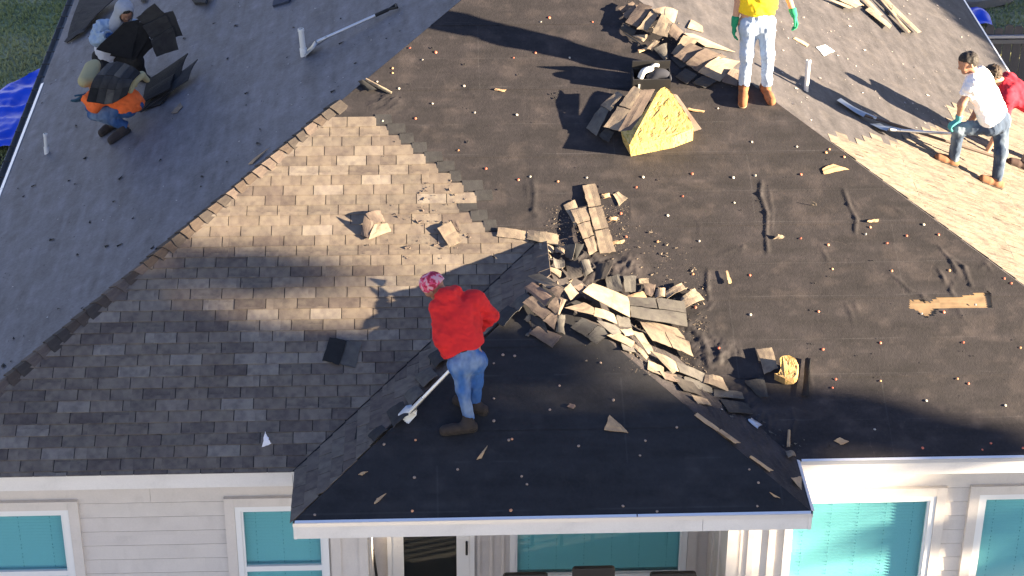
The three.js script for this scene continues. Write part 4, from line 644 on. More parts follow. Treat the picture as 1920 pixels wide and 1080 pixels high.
loose('black upturned tab on the shaded shingles', 'black', [[618, 632], [650, 639], [636, 685], [604, 676]], [.03, .05, .03, .02]);
loose('grey shingle lying beside the black upturned tab', 'grey', [[652, 638], [678, 642], [666, 690], [636, 682]], [.03, .025, .018, .02]);
loose('tan shingle scrap beside the small foam chunk', 'tan', [[1419, 655], [1448, 652], [1458, 690], [1434, 702]], [.04, .05, .05, .04]);
loose('triangular tan scrap on the black porch felt', 'wood', [[1132, 806], [1143, 778], [1160, 792], [1179, 811]], .012);
loose('pale orange torn scrap on the felt below the right hip', 'wood', [[1541, 316], [1562, 307], [1592, 317], [1545, 326]], .012);
loose('white paper scrap on the sunlit side slope', 'pale', [[1531, 88], [1548, 84], [1565, 96], [1545, 104]], .012, { name: 'paper_scrap', cat: 'paper scrap' }).material = mat(.85, .85, .83, .8);
loose('thin orange stick of wood behind the man in yellow', 'wood', [[1487, 72], [1492, 70], [1517, 83], [1513, 87]], .012, { name: 'wood_sliver', cat: 'wood sliver', th: .01 });
loose('pale sliver on the felt by the left hip', 'wood', [[464, 309], [482, 293], [504, 277], [474, 306]], .012);
loose('torn brown scrap right of the crouching man', 'tan', [[320, 212], [338, 192], [342, 200], [332, 211]], .012);
loose('white bird shaped paper scrap on the shaded shingles', 'pale', [[491, 838], [497, 809], [503, 822], [508, 832]], [.02, .09, .05, .02], { name: 'paper_scrap', cat: 'paper scrap' }).material = mat(.85, .86, .9, .7);
loose('curled orange sliver on the lower porch felt', 'wood', [[700, 946], [706, 934], [724, 925], [712, 938]], .015); loose('bent tan sliver below the red jacketed man', 'wood', [[893, 862], [905, 846], [915, 834], [904, 858]], .015);
loose('small orange sliver at the left of the porch felt', 'wood', [[672, 890], [680, 884], [688, 884], [680, 891]], .012); loose('tan curled sliver near the right end of the porch hip', 'wood', [[1442, 922], [1452, 928], [1464, 934], [1452, 932]], .02);
loose('pinkish crumb in the middle of the porch felt', 'red', [[1063, 762], [1070, 756], [1080, 760], [1076, 766]], .02); loose('tan scrap with a tail above the right eave', 'wood', [[1565, 826], [1576, 820], [1592, 828], [1578, 834]], .015);
loose('orange sliver on the felt above the black shadow', 'wood', [[927, 169], [929, 166], [948, 169], [946, 172]], .01); loose('orange sliver left of the right hip, pointing down', 'wood', [[1360, 509], [1364, 507], [1373, 530], [1367, 532]], .03);
loose('small tan sliver right of the foam block', 'wood', [[1289, 206], [1291, 202], [1321, 208], [1319, 211]], .02);
loose('tan chip with a long shadow in the middle of the felt', 'pale', [[1451, 448], [1460, 439], [1470, 442], [1468, 448]], [.01, .05, .03, .01]); loose('orange chip above the middle of the felt', 'wood', [[1625, 416], [1629, 412], [1648, 410], [1646, 416]], .02);
loose('tan chip casting a black shadow high on the felt', 'pale', [[1520, 384], [1524, 378], [1531, 381], [1530, 385]], [.01, .05, .04, .01]);
loose('dark plastic strip standing by the small foam chunk', 'black', [[1503, 742], [1517, 742], [1520, 672], [1510, 672]], [.02, .05, .05, .02], { name: 'plastic_strip', cat: 'plastic strip' });
loose('torn dark felt tongue below the small foam chunk', 'dark', [[1395, 715], [1432, 708], [1442, 745], [1424, 745]], [.03, .06, .04, .02], { name: 'felt_scrap', cat: 'felt scrap' });
loose('pale metal flashing piece on the porch valley', 'pale', [[1402, 788], [1410, 783], [1430, 797], [1420, 803]], .03, { name: 'flashing', cat: 'flashing' }).material = alu;
loose('upright pale splinter near the right end of the porch', 'wood', [[1475, 838], [1480, 838], [1482, 806], [1477, 806]], [.01, .04, .05, .02], { name: 'wood_sliver', cat: 'wood sliver' });
loose('long thin batten lying across the left hip', 'pale', [[684, 150], [688, 147], [735, 172], [732, 176]], [.05, .05, .02, .02], { name: 'wood_sliver', cat: 'wood sliver', th: .015 });
loose('black felt rag on the left hip beside the batten', 'black', [[672, 152], [684, 150], [708, 168], [690, 172]], [.05, .04, .02, .02], { name: 'felt_scrap', cat: 'felt scrap' });
// heap on the upper hip
loose('dark tab at the far upper left of the upper heap', 'brown', [[1160, 16], [1186, 2], [1191, 7], [1167, 24]], [.06, .07, .06, .04], { group: TP });
loose('second dark tab at the upper left of the upper heap', 'brown', [[1167, 25], [1190, 9], [1201, 9], [1174, 35]], [.07, .08, .08, .05], { group: TP });
loose('large dark brown tab at the left of the upper heap', 'brown', [[1172, 42], [1199, 5], [1224, 12], [1195, 51]], [.08, .11, .12, .09], { group: TP });
loose('tan tab lying on the dark brown tab', 'tan', [[1195, 54], [1222, 18], [1236, 26], [1214, 57]], [.11, .13, .13, .11], { group: TP });
loose('bright tan tab at the top of the upper heap', 'pale', [[1224, 17], [1247, 12], [1243, 28], [1228, 23]], [.14, .13, .14, .14], { group: TP });
loose('largest tan tab in the middle of the upper heap', 'pale', [[1223, 62], [1243, 24], [1260, 42], [1251, 70]], [.13, .15, .15, .13], { group: TP });
loose('tan brown tab at the right of the upper heap', 'tan', [[1247, 12], [1271, 20], [1264, 46], [1247, 34]], [.12, .11, .12, .15], { group: TP });
loose('brown tab hanging off the middle of the upper heap', 'brown', [[1252, 60], [1262, 42], [1281, 60], [1268, 76]], [.12, .13, .10, .10], { group: TP });
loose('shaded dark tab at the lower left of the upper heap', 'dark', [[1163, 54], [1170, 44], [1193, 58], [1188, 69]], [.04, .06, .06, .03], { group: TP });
loose('pale tab low at the left of the upper heap', 'tan', [[1187, 67], [1216, 65], [1207, 79], [1200, 76]], [.06, .07, .05, .05], { group: TP });
loose('thin dark tab at the lowest left of the upper heap', 'grey', [[1166, 57], [1200, 81], [1207, 88], [1172, 64]], [.02, .03, .02, .02], { group: TP });
loose('tan tab under the middle of the upper heap', 'tan', [[1213, 91], [1228, 74], [1236, 78], [1222, 93]], [.05, .07, .07, .04], { group: TP });
loose('grey tan tab pointing down from the upper heap', 'grey', [[1226, 92], [1250, 80], [1253, 111], [1246, 113]], [.05, .07, .03, .02], { group: TP });
loose('long bright strip sliding down behind the upper heap', 'pale', [[1282, 62], [1300, 63], [1378, 97], [1322, 87]], [.04, .04, .02, .04], { group: TP });
loose('tan slope of shingle grit linking the two halves of the heap', 'tan', [[1258, 100], [1282, 66], [1312, 74], [1270, 108]], [.04, .06, .05, .02], { group: TP });
loose('loose pale tab on grey felt beside the upper heap', 'pale', [[1290, 52], [1296, 36], [1317, 49], [1319, 60]], [.02, .02, .02, .02], { group: TP });
loose('dark tab at the head of the curved strip', 'brown', [[1264, 105], [1295, 80], [1320, 92], [1284, 117]], [.07, .09, .08, .06], { group: TP, bend: .01 });
loose('dark curved strip bent over the hip', 'brown', [[1285, 118], [1322, 90], [1362, 106], [1307, 134]], [.07, .09, .07, .05], { group: TP, bend: .03 });
loose('tan curved strip bent over the hip by the boots', 'tan', [[1308, 135], [1348, 106], [1387, 115], [1351, 153]], [.06, .08, .05, .04], { group: TP, bend: .03 });
loose('brown tab beside the boots of the man in yellow', 'brown', [[1352, 153], [1372, 128], [1386, 131], [1383, 161]], [.04, .06, .03, .02], { group: TP });
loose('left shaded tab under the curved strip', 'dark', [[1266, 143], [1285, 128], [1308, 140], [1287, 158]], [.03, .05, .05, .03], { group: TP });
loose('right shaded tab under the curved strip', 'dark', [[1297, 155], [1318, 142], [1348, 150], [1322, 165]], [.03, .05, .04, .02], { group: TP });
loose('thin tan sliver at the foot of the upper heap', 'wood', [[1197, 94], [1199, 99], [1217, 91], [1215, 88]], .02, { group: TP });
loose('dark shingle tab between the curved strip and the heap', 'dark', [[1256, 108], [1270, 100], [1290, 122], [1276, 128]], [.02, .04, .04, .02], { group: TP });
// draped on the foam
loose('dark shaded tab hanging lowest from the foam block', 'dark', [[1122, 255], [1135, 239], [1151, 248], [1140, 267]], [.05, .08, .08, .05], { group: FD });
loose('grey tab at the far left of the foam block', 'grey', [[1099, 240], [1127, 199], [1143, 206], [1118, 255]], [.05, .12, .14, .07], { group: FD });
loose('tan tab above the grey tab by the foam block', 'tan', [[1127, 197], [1158, 171], [1168, 178], [1145, 208]], [.13, .17, .19, .15], { group: FD });
loose('two-tab tan strip draped over the foam block', 'tan', [[1132, 238], [1188, 161], [1204, 169], [1160, 245]], [.12, .22, .23, .14], { tabs: 2, group: FD });
loose('brown shingle strip next to the bare foam face', 'brown', [[1160, 245], [1202, 169], [1229, 167], [1183, 251]], [.15, .23, .225, .16], { group: FD });
loose('brown strip showing along the right side of the foam block', 'brown', [[1262, 176], [1270, 178], [1315, 241], [1302, 247]], [.16, .14, .05, .06], { group: FD });
// strips left on the far sunlit slope
const RS = 'tan shingle strips left on the far sunlit slope', rs = [[[1545, -4], [1560, -2], [1600, 13], [1594, 16], 'lowest bright strip of the far group'], [[1562, -6], [1598, -8], [1620, 10], [1604, 14], 'second strip of the far group, shortest'], [[1594, -5], [1608, -6], [1614, 8], [1606, 10], 'narrow tab above the short far strips'], [[1622, 18], [1632, 14], [1672, 48], [1668, 54], 'broad pale strip ending lowest left in the far group'], [[1614, -2], [1626, -3], [1656, 28], [1646, 32], 'strip above the broad pale one in the far group'], [[1640, -6], [1650, -4], [1708, 60], [1704, 63], 'long narrow strip second from the right in the far group'], [[1645, -8], [1660, -6], [1727, 60], [1720, 62], 'long strip at the right of the far group'], [[1664, 8], [1674, 10], [1682, 28], [1672, 26], 'short pale tab on the right long strip']];
for (const q of rs) loose(q[4], pick(['pale', 'pale', 'tan']), q.slice(0, 4), [.03, .05, .03, .03].map(x => x + rr(0, .03)), { group: RS, bend: rr(0, .02) });
// felt flap and stack at the top left
loose('big torn flap of black felt peeled back at the top left eave', 'felt', [[124, 80], [152, -6], [222, -8], [158, 56]], [.03, .14, .10, .05], { name: 'felt_flap', cat: 'felt flap', bend: .03, th: .012 });
loose('second fold of the torn felt flap at the left eave', 'dark', [[120, 78], [150, 54], [160, 58], [126, 80]], [.02, .08, .06, .02], { name: 'felt_flap', cat: 'felt flap', bend: .02 });
loose('stack of dark shingles cut by the top edge, left of the shovel', 'dark', [[352, -10], [394, -14], [384, 5], [364, 6]], [.05, .08, .08, .03], { th: .03 });
loose('dark blue bundle cut by the top edge above the vent pipe', 'grey', [[511, 10], [513, -12], [548, -14], [540, 2]], [.03, .06, .06, .03], { th: .03 }).material = mat(.04, .05, .08, .8);
loose('second smaller dark scrap at the top edge left of the shovel', 'dark', [[262, -6], [276, -8], [274, 3], [264, 3]], .03);
// black shingle pile lying behind the crouching man
const BP = 'black shingles lying behind the crouching man';
for (const [i, q] of [[[268, 205], [276, 150], [352, 100], [338, 142]], [[262, 210], [300, 165], [371, 110], [352, 150]], [[258, 208], [290, 180], [345, 150], [300, 196]], [[272, 190], [282, 165], [330, 135], [318, 165]]].entries()) loose(['upper black shingle of the pointed pile', 'right hand black shingle of the pointed pile with the longest point', 'lowest black shingle of the pointed pile', 'short black shingle on top of the pointed pile'][i], i === 1 ? 'dark' : 'black', q, [[.04, .08, .20, .12], [.03, .06, .16, .08], [.02, .03, .05, .02], [.10, .12, .14, .12]][i], { group: BP, bend: .02, th: .012 });

// ---------------------------------------------------------------- cap nails left in the felt (parts of each slope)
{
  const red = mat(.62, .16, .09, .5), ora = mat(.75, .34, .16, .5), wht = mat(.40, .37, .31, .6), cm = [red, ora, wht];
  const cap = new THREE.LatheGeometry([[0, .006], [.006, .006], [.010, .0035], [.0145, .002], [.0145, 0]].map(p => new THREE.Vector2(...p)), 10);
  const put = (fr, deck, px, py, k) => { const q = onPlane(px, py, fr, .006), m = mesh('cap_nail', cap, cm[k], deck); m.position.copy(q).addScaledVector(fr.N, bump(fr, ...fr.inv(q).slice(0, 2)) ); m.quaternion.setFromUnitVectors(V3(0, 1, 0), fr.N.clone().add(V3(rr(-.3, .3), 0, rr(-.3, .3))).normalize()); m.scale.setScalar(rr(.75, 1.05)); };
  const L = [[736, 128, 1], [736, 137, 1], [768, 90, 0], [817, 98, 0], [792, 112, 2], [866, 116, 2], [707, 153, 2], [748, 166, 2], [811, 194, 2], [839, 160, 2], [870, 161, 2], [890, 211, 2], [779, 222, 0], [859, 282, 1], [718, 227, 2], [911, 316, 0], [1030, 33, 0], [1111, 41, 0], [1004, 99, 0], [963, 108, 0], [1014, 41, 2], [1068, 108, 2], [969, 154, 2], [969, 215, 2], [972, 226, 2], [989, 279, 2], [972, 337, 0], [994, 331, 2], [1046, 340, 1], [1100, 333, 2], [1193, 351, 0], [1298, 326, 0], [1206, 332, 2], [1346, 203, 2], [1410, 266, 2], [1375, 333, 2], [1416, 329, 2], [1164, 400, 0], [1174, 444, 0], [1233, 453, 1], [1280, 368, 0], [1032, 377, 2], [1311, 452, 2], [1252, 404, 2], [1377, 380, 2], [1299, 514, 1], [1406, 516, 0], [1398, 578, 2], [1407, 590, 2], [1347, 655, 0], [1304, 576, 0], [1553, 459, 1], [1561, 504, 1], [1501, 447, 0], [1663, 456, 0], [1672, 508, 1], [1780, 507, 1], [1686, 478, 2], [1603, 521, 2], [1535, 584, 0], [1651, 643, 0], [1543, 655, 0], [1567, 711, 0], [1651, 714, 1], [1806, 642, 0], [1913, 652, 1], [1795, 710, 1], [1816, 719, 0], [1561, 727, 0], [1770, 585, 0], [1829, 571, 2], [1549, 286, 1], [1555, 280, 1], [1583, 294, 1], [1502, 327, 0], [1494, 275, 2], [1623, 373, 2], [1732, 421, 2], [1623, 439, 2], [1728, 588, 2], [1730, 840, 0], [1842, 843, 0], [1858, 831, 0], [1918, 840, 0], [1737, 751, 2], [1802, 751, 2], [1883, 522, 0], [1896, 531, 0], [1760, 440, 0], [1700, 442, 0], [1632, 426, 1], [1560, 320, 2], [1885, 760, 2], [1640, 805, 2]];
  for (const [a, b, k] of L) if (k !== 2 || rnd() < .68) put(FR, dF, a, b, k);
  cm[3] = mat(.36, .26, .19, .6);
  const P = [[926, 747, 1], [926, 789, 2], [720, 833, 1], [779, 825, 0], [954, 825, 2], [978, 893, 2], [777, 895, 2], [858, 880, 2], [590, 965, 1], [773, 958, 0], [958, 957, 0], [960, 823, 0], [1150, 750, 2], [1031, 768, 2], [1210, 826, 2], [1269, 801, 2], [1200, 854, 2], [1232, 959, 2], [1168, 949, 2], [988, 908, 1], [1420, 949, 2], [926, 681, 1], [943, 665, 1], [1049, 723, 2], [1126, 680, 1], [1085, 836, 2], [965, 667, 2], [1422, 905, 2], [1405, 880, 2]];
  for (const [a, b, k] of P) put(PF, dPF, a, b, k === 0 ? 1 : 3);
  for (const [a, b, k] of [[663, 774, 1], [618, 812, 2], [806, 708, 2]]) put(PL, dPL, a, b, k);
  for (const [a, b, k] of [[1325, 755, 2], [1352, 770, 2]]) put(PR, dPR, a, b, k);
}
// ---------------------------------------------------------------- crumbs of granules and asphalt, more than anyone could count
function crumbs(label, n, place, s0, s1, m) {
  const g = new THREE.TetrahedronGeometry(1, 0); g.scale(1, .35, .8); const im = new THREE.InstancedMesh(g, m, n), M = new THREE.Matrix4(), q = new THREE.Quaternion(), q2 = new THREE.Quaternion(); let k = 0;
  for (let i = 0; i < n; i++) { const [fr, p] = place(); if (!p) continue; q.setFromUnitVectors(V3(0, 1, 0), fr.N); q2.setFromAxisAngle(V3(0, 1, 0), rr(0, 6.3)); const s = s0 + (s1 - s0) * Math.pow(rnd(), 4); M.compose(p, q.clone().multiply(q2), V3(s * rr(.6, 2), s, s * rr(.6, 1.2))); im.setMatrixAt(k++, M); }
  im.count = k; im.name = numbered('crumbs'); scene.add(im); tag(im, label, 'debris', null, 'stuff');
}
const box = (fr, x0, y0, x1, y1, h) => () => [fr, onPlane(rr(x0, x1), rr(y0, y1), fr, h)];
const onto = (x0, y0, x1, y1, h) => () => { const p = onRoof(rr(x0, x1), rr(y0, y1), h); return [FR, p]; };
crumbs('black asphalt crumbs scattered over the shaded blue grey slope', 420, () => { const px = rr(0, 840), py = rr(0, 690), p = onPlane(px, py, LT, .012); return [LT, p.x > XL + .1 && p.z > -15 && p.z < -(p.x - XL) - .1 ? p : null]; }, .006, .035, looseM.black);
crumbs('pale crumbs scattered over the shaded blue grey slope', 170, () => { const px = rr(0, 840), py = rr(0, 690), p = onPlane(px, py, LT, .012); return [LT, p.x > XL + .1 && p.z > -15 && p.z < -(p.x - XL) - .1 ? p : null]; }, .006, .022, mat(.5, .47, .45, .9));
crumbs('pale crumbs scattered over the sunlit grey side slope', 200, () => { const p = onPlane(rr(1450, 1850), rr(0, 260), RT, .012); return [RT, p.x < XR - .1 && -p.z > (XR - p.x) + .2 ? p : null]; }, .006, .024, mat(.5, .45, .4, .9));
crumbs('dark and pale crumbs scattered over the brown felt', 380, () => { const p = onPlane(rr(700, 1920), rr(30, 850), FR, .012); return [FR, p.x + p.z * -1 > XL && p.x - (-p.z) * -1 < XR ? p : null]; }, .004, .018, looseM.black);
crumbs('tan granule crumbs strewn around the porch heap', 650, () => { const a = rr(0, 6.3), r = Math.sqrt(rnd()) * 1.0, p = onRoof(1160 + Math.cos(a) * r * 170, 560 + Math.sin(a) * r * 140, .012); return [FR, p && Math.abs(p.y - S * (ZP - p.z)) < .03 && rnd() < .9 ? null : p]; }, .004, .024, looseM.tan);
crumbs('tan granule crumbs strewn along the upper heap', 300, () => { const k = rnd(), p = onRoof(1180 + 200 * k + rr(-25, 25), 20 + 125 * k + rr(-22, 22), .012); return [FR, p]; }, .004, .022, looseM.tan);
crumbs('brown crumbs lying on the sunlit tan shingles', 130, () => { const p = onPlane(800 + rr(-130, 130) * rnd(), 415 + rr(-80, 70), FR, .018); const q = FR.inv(p); return [FR, p]; }, .006, .028, looseM.brown);
crumbs('fine tan granules spilled round the loose strips', 1500, () => { const a = rnd() < .5, p = a ? onRoof(1100 + rr(-75, 80) , 425 + rr(-40, 45), .010) : onRoof(1250 + rr(-70, 80), 650 + rr(-50, 50), .010); return [FR, p]; }, .003, .011, looseM.tan);
crumbs('grey torn bits along the bare porch hip', 240, () => { const k = rnd(), p = onRoof(1230 + 260 * k + rr(-25, 30), 680 + 160 * k + rr(-20, 20), .012); return [PR, p]; }, .005, .03, looseM.grey);
// ---- porch chairs showing only their tops
{
  const cm = mat(.030, .025, .022, .6), z = -.35;
  const chair = (label, px, w, topPy, zz) => { const a = atZ(px, topPy, zz), T = thing('porch_chair', label, 'chair', 'dark porch chairs under the wide window', V3(a.x, YG + .1, zz)), h = a.y - YG - .1;
    const back = new THREE.Shape(); back.moveTo(-w / 2, .38); back.lineTo(w / 2, .38); back.lineTo(w / 2, h - .03); back.quadraticCurveTo(w / 2, h, w / 2 - .03, h); back.lineTo(-w / 2 + .03, h); back.quadraticCurveTo(-w / 2, h, -w / 2, h - .03);
    mesh('backrest', new THREE.ExtrudeGeometry(back, { depth: .04, bevelEnabled: true, bevelSize: .008, bevelThickness: .008, bevelSegments: 2 }), cm, T); mesh('seat', bx(-w / 2, .36, -.5, w / 2, .43, -.02), cm, T);
    for (const sx of [-1, 1]) for (const sz of [-.47, 0]) mesh('leg', bx(sx * (w / 2 - .03) - .02, 0, sz - .0, sx * (w / 2 - .03) + .02, .355, sz + .04), cm, T); for (const sx of [-1, 1]) mesh('armrest', bx(sx * (w / 2 + .025) - .02, .6, -.46, sx * (w / 2 + .025) + .02, .64, .03), cm, T); };
  chair('dark porch chair with a square back under the wide window', 1113, .40, 1062, z); chair('dark porch chair whose top shows left of the square back', 985, .42, 1074, z); chair('dark porch chair with a low rounded top by the right post', 1262, .44, 1072, z);
  const b0 = atZ(699, 1030, ZR + .25), b1 = b0.clone().add(V3(.10, -1.0, .12)); const T = thing('broom', 'black broom handle leaning in the porch corner left of the door', 'broom', null, b0); mesh('handle', rod(V3(0, 0, 0), b1.clone().sub(b0), .014), rubber, T); mesh('head', rod(b1.clone().sub(b0), b1.clone().sub(b0).add(V3(.02, -.28, .03)), .05, .12, 8), mat(.05, .04, .02, .9), T);
}
// ---------------------------------------------------------------- people: distance fields of tapered bones, meshed with surface nets
const smin = (a, b, k) => { const h = Math.max(k - Math.abs(a - b), 0) / k; return Math.min(a, b) - h * h * k * .25; };
function capD(p, c) {
  const ax = c.a.x, ay = c.a.y, az = c.a.z, dx = c.dx, dy = c.dy, dz = c.dz; let t = ((p.x - ax) * dx + (p.y - ay) * dy + (p.z - az) * dz) / c.l2; t = t < 0 ? 0 : t > 1 ? 1 : t;
  const x = p.x - ax - dx * t, y = p.y - ay - dy * t, z = p.z - az - dz * t;
  let d;
  if (c.sq) { const q = x * c.sq.x + y * c.sq.y + z * c.sq.z, m = c.sqk; const X = x + c.sq.x * q * (m - 1), Y = y + c.sq.y * q * (m - 1), Z = z + c.sq.z * q * (m - 1); d = Math.sqrt(X * X + Y * Y + Z * Z) - (c.ra + (c.rb - c.ra) * t); } else d = Math.sqrt(x * x + y * y + z * z) - (c.ra + (c.rb - c.ra) * t);
  if (c.cut) { const e = ((p.x - c.b.x) * dx + (p.y - c.b.y) * dy + (p.z - c.b.z) * dz) / Math.sqrt(c.l2); d = Math.max(d, e); }
  return d;
}
const bone = (a, b, ra, rb = ra, o = {}) => { const d = b.clone().sub(a); return { a, b, ra, rb, dx: d.x, dy: d.y, dz: d.z, l2: Math.max(1e-9, d.lengthSq()), ...o }; };
const field = (bones, k, mod) => p => { let d = 9; for (const b of bones) d = b.hard ? Math.min(d, capD(p, b)) : smin(d, capD(p, b), b.k || k); return mod ? mod(p, d) : d; };
function surfaceNets(bones, cell, f, colour) {
  const lo = V3(9e9, 9e9, 9e9), hi = V3(-9e9, -9e9, -9e9); for (const b of bones) for (const q of [b.a, b.b]) { const r = Math.max(b.ra, b.rb) + .03; lo.min(q.clone().addScalar(-r)); hi.max(q.clone().addScalar(r)); }
  const nx = Math.ceil((hi.x - lo.x) / cell) + 1, ny = Math.ceil((hi.y - lo.y) / cell) + 1, nz = Math.ceil((hi.z - lo.z) / cell) + 1, F = new Float32Array(nx * ny * nz), p = V3(0, 0, 0), ID = (i, j, k) => i + nx * (j + ny * k);
  for (let k = 0; k < nz; k++) for (let j = 0; j < ny; j++) for (let i = 0; i < nx; i++) { p.set(lo.x + i * cell, lo.y + j * cell, lo.z + k * cell); F[ID(i, j, k)] = f(p); }
  const V = new Int32Array(nx * ny * nz).fill(-1), P = [], id = [];
  const E = [[0, 1], [2, 3], [4, 5], [6, 7], [0, 2], [1, 3], [4, 6], [5, 7], [0, 4], [1, 5], [2, 6], [3, 7]];
  for (let k = 0; k < nz - 1; k++) for (let j = 0; j < ny - 1; j++) for (let i = 0; i < nx - 1; i++) {
    const v = []; let m = 0; for (let c = 0; c < 8; c++) { v[c] = F[ID(i + (c & 1), j + ((c >> 1) & 1), k + (c >> 2))]; if (v[c] < 0) m++; } if (!m || m === 8) continue;
    let n = 0, x = 0, y = 0, z = 0; for (const [a, b] of E) if ((v[a] < 0) !== (v[b] < 0)) { const t = v[a] / (v[a] - v[b]); x += (a & 1) + t * ((b & 1) - (a & 1)); y += ((a >> 1) & 1) + t * (((b >> 1) & 1) - ((a >> 1) & 1)); z += (a >> 2) + t * ((b >> 2) - (a >> 2)); n++; }
    V[ID(i, j, k)] = P.length / 3; P.push(lo.x + (i + x / n) * cell, lo.y + (j + y / n) * cell, lo.z + (k + z / n) * cell);
  }
  const quad = (a, b, c, d, fl) => { if (a < 0 || b < 0 || c < 0 || d < 0) return; fl ? id.push(a, b, c, a, c, d) : id.push(a, c, b, a, d, c); };
  for (let k = 1; k < nz - 1; k++) for (let j = 1; j < ny - 1; j++) for (let i = 1; i < nx - 1; i++) {
    const s = F[ID(i, j, k)] < 0;
    if (s !== F[ID(i + 1, j, k)] < 0) quad(V[ID(i, j - 1, k - 1)], V[ID(i, j, k - 1)], V[ID(i, j, k)], V[ID(i, j - 1, k)], s);
    if (s !== F[ID(i, j + 1, k)] < 0) quad(V[ID(i - 1, j, k - 1)], V[ID(i - 1, j, k)], V[ID(i, j, k)], V[ID(i, j, k - 1)], s);
    if (s !== F[ID(i, j, k + 1)] < 0) quad(V[ID(i - 1, j - 1, k)], V[ID(i, j - 1, k)], V[ID(i, j, k)], V[ID(i - 1, j, k)], s);
  }
  const g = new THREE.BufferGeometry(); g.setAttribute('position', new THREE.Float32BufferAttribute(P, 3)); g.setIndex(id);
  if (colour) { const C3 = [], o = [1, 1, 1]; for (let i = 0; i < P.length; i += 3) { colour(P[i], P[i + 1], P[i + 2], o); C3.push(o[0], o[1], o[2]); } g.setAttribute('color', new THREE.Float32BufferAttribute(C3, 3)); }
  g.computeVertexNormals(); return g;
}
const weave = greyTex(128, 128, (u, v) => hash(Math.floor(u * 128), Math.floor(v * 128), 4));
const cloth = (r = .9) => { const m = mat(1, 1, 1, r); m.vertexColors = true; return m; };
const clothM = cloth(), skinM = mat(.46, .26, .175, .6), skinD = mat(.36, .19, .125, .6), lipM = mat(.30, .12, .10, .6), eyeM = mat(.03, .025, .02, .25);
const folds = (amp, fx, fy, sd) => (p, d) => d > .05 ? d : d + amp * (Math.abs(2 * fbm(p.x * fx + sd, p.y * fy + p.x * 3, p.z * fx, 3) - 1) * 2.2 - .5);
const flat = (c, n = .08, sd = 0) => (x, y, z, o) => { const k = (1 + n * (2 * fbm(x * 30 + sd, y * 30, z * 30, 2) - 1)) * (1 - .12 * sst(.56, .72, fbm(x * 8 + 3, y * 8, z * 8, 3))); o[0] = c[0] * k; o[1] = c[1] * k; o[2] = c[2] * k; };
const denim = (c, fade, sd = 0) => (x, y, z, o) => { const f = sst(.42, .72, fbm(x * 7 + sd, y * 4, z * 7, 3)) * fade, k = 1 + .25 * (2 * fbm(x * 45, y * 25, z * 45, 2) - 1); for (let i = 0; i < 3; i++) o[i] = (c[i] * (1 - f) + [.30, .38, .46][i] * f) * k; };
function basis(f, up = V3(0, 1, 0)) { const F = f.clone().normalize(), R = F.clone().cross(up).normalize(), U = R.clone().cross(F); return { F, R, U, at: (c, a, b, d) => c.clone().addScaledVector(F, a).addScaledVector(R, b).addScaledVector(U, d) }; }
function handBones(w, dir, palmN, s = 1, curl = .5) {       // w wrist, dir towards the fingers, palmN out of the palm
  const D = dir.clone().normalize(), N = palmN.clone().addScaledVector(D, -palmN.dot(D)).normalize(), S2 = D.clone().cross(N), q = (a, b, c) => w.clone().addScaledVector(D, a * s).addScaledVector(S2, b * s).addScaledVector(N, c * s), B = [];
  for (const b of [-.028, -.009, .010, .027]) B.push(bone(q(.01, b * .6, 0), q(.085, b, .004), .015 * s, .013 * s, { k: .012 }));
  [[-.030, .062], [-.010, .075], [.010, .070], [.028, .055]].forEach(([b, L]) => { const c1 = curl * .9, c2 = curl * 1.9, k0 = q(.088, b, .004), k1 = q(.088 + L * .5 * Math.cos(c1), b * 1.06, .004 + L * .5 * Math.sin(c1)), k2 = q(.088 + L * .5 * Math.cos(c1) + L * .5 * Math.cos(c2), b * 1.08, .004 + L * .5 * (Math.sin(c1) + Math.sin(c2))); B.push(bone(k0, k1, .0100 * s, .0090 * s, { hard: true }), bone(k1, k2, .0090 * s, .0078 * s, { hard: true })); });
  const t0 = q(.022, -.026, .008), t1 = q(.055, -.056, .022), t2 = q(.085, -.062, .034); B.push(bone(t0, t1, .0135 * s, .011 * s, { k: .01 }), bone(t1, t2, .011 * s, .009 * s, { hard: true }));
  return B;
}
function headBones(c, B) {
  const q = (a, b, d) => B.at(c, a, b, d);
  return [bone(q(-.022, 0, .022), q(.018, 0, .03), .088, .080), bone(q(.03, 0, -.035), q(.052, 0, -.085), .060, .034), bone(q(.062, -.03, .018), q(.062, .03, .018), .022, .022), bone(q(.086, 0, .006), q(.104, 0, -.026), .010, .0145, { k: .012 }), bone(q(.070, -.035, -.03), q(.070, .035, -.03), .022, .022),
    bone(q(-.005, .078, .012), q(-.012, .088, -.022), .017, .011, { k: .008 }), bone(q(-.005, -.078, .012), q(-.012, -.088, -.022), .017, .011, { k: .008 })];
}
function face(c, B, P) {
  const e = []; for (const s of [-1, 1]) { const g = new THREE.SphereGeometry(.0105, 10, 8); const p = B.at(c, .0775, s * .031, .002); g.translate(p.x, p.y, p.z); mesh('eye', g, eyeM, P); e.push(rod(B.at(c, .0835, s * .016, .022), B.at(c, .0765, s * .046, .022), .0045)); }
  mesh('eyebrows', merge(e), mat(.04, .028, .02, .9), P); mesh('mouth', rod(B.at(c, .083, -.02, -.052), B.at(c, .083, .02, -.052), .006), lipM, P);
}
const hairBones = (c, B, r = .096) => [bone(B.at(c, -.024, 0, .03), B.at(c, .012, 0, .042), r, r * .9)];
const hairMod = (c, B, amp, dy = 0) => (p, d) => { const q = p.clone().sub(c), f = q.dot(B.F), u = q.dot(B.U); d += amp * (fbm(p.x * 60, p.y * 60, p.z * 60, 2) - .5); return Math.max(d, -.055 + .115 * sst(-.06, .055, f) + dy + .012 * (vn(p.x * 90, p.z * 90) - .5) - u); };
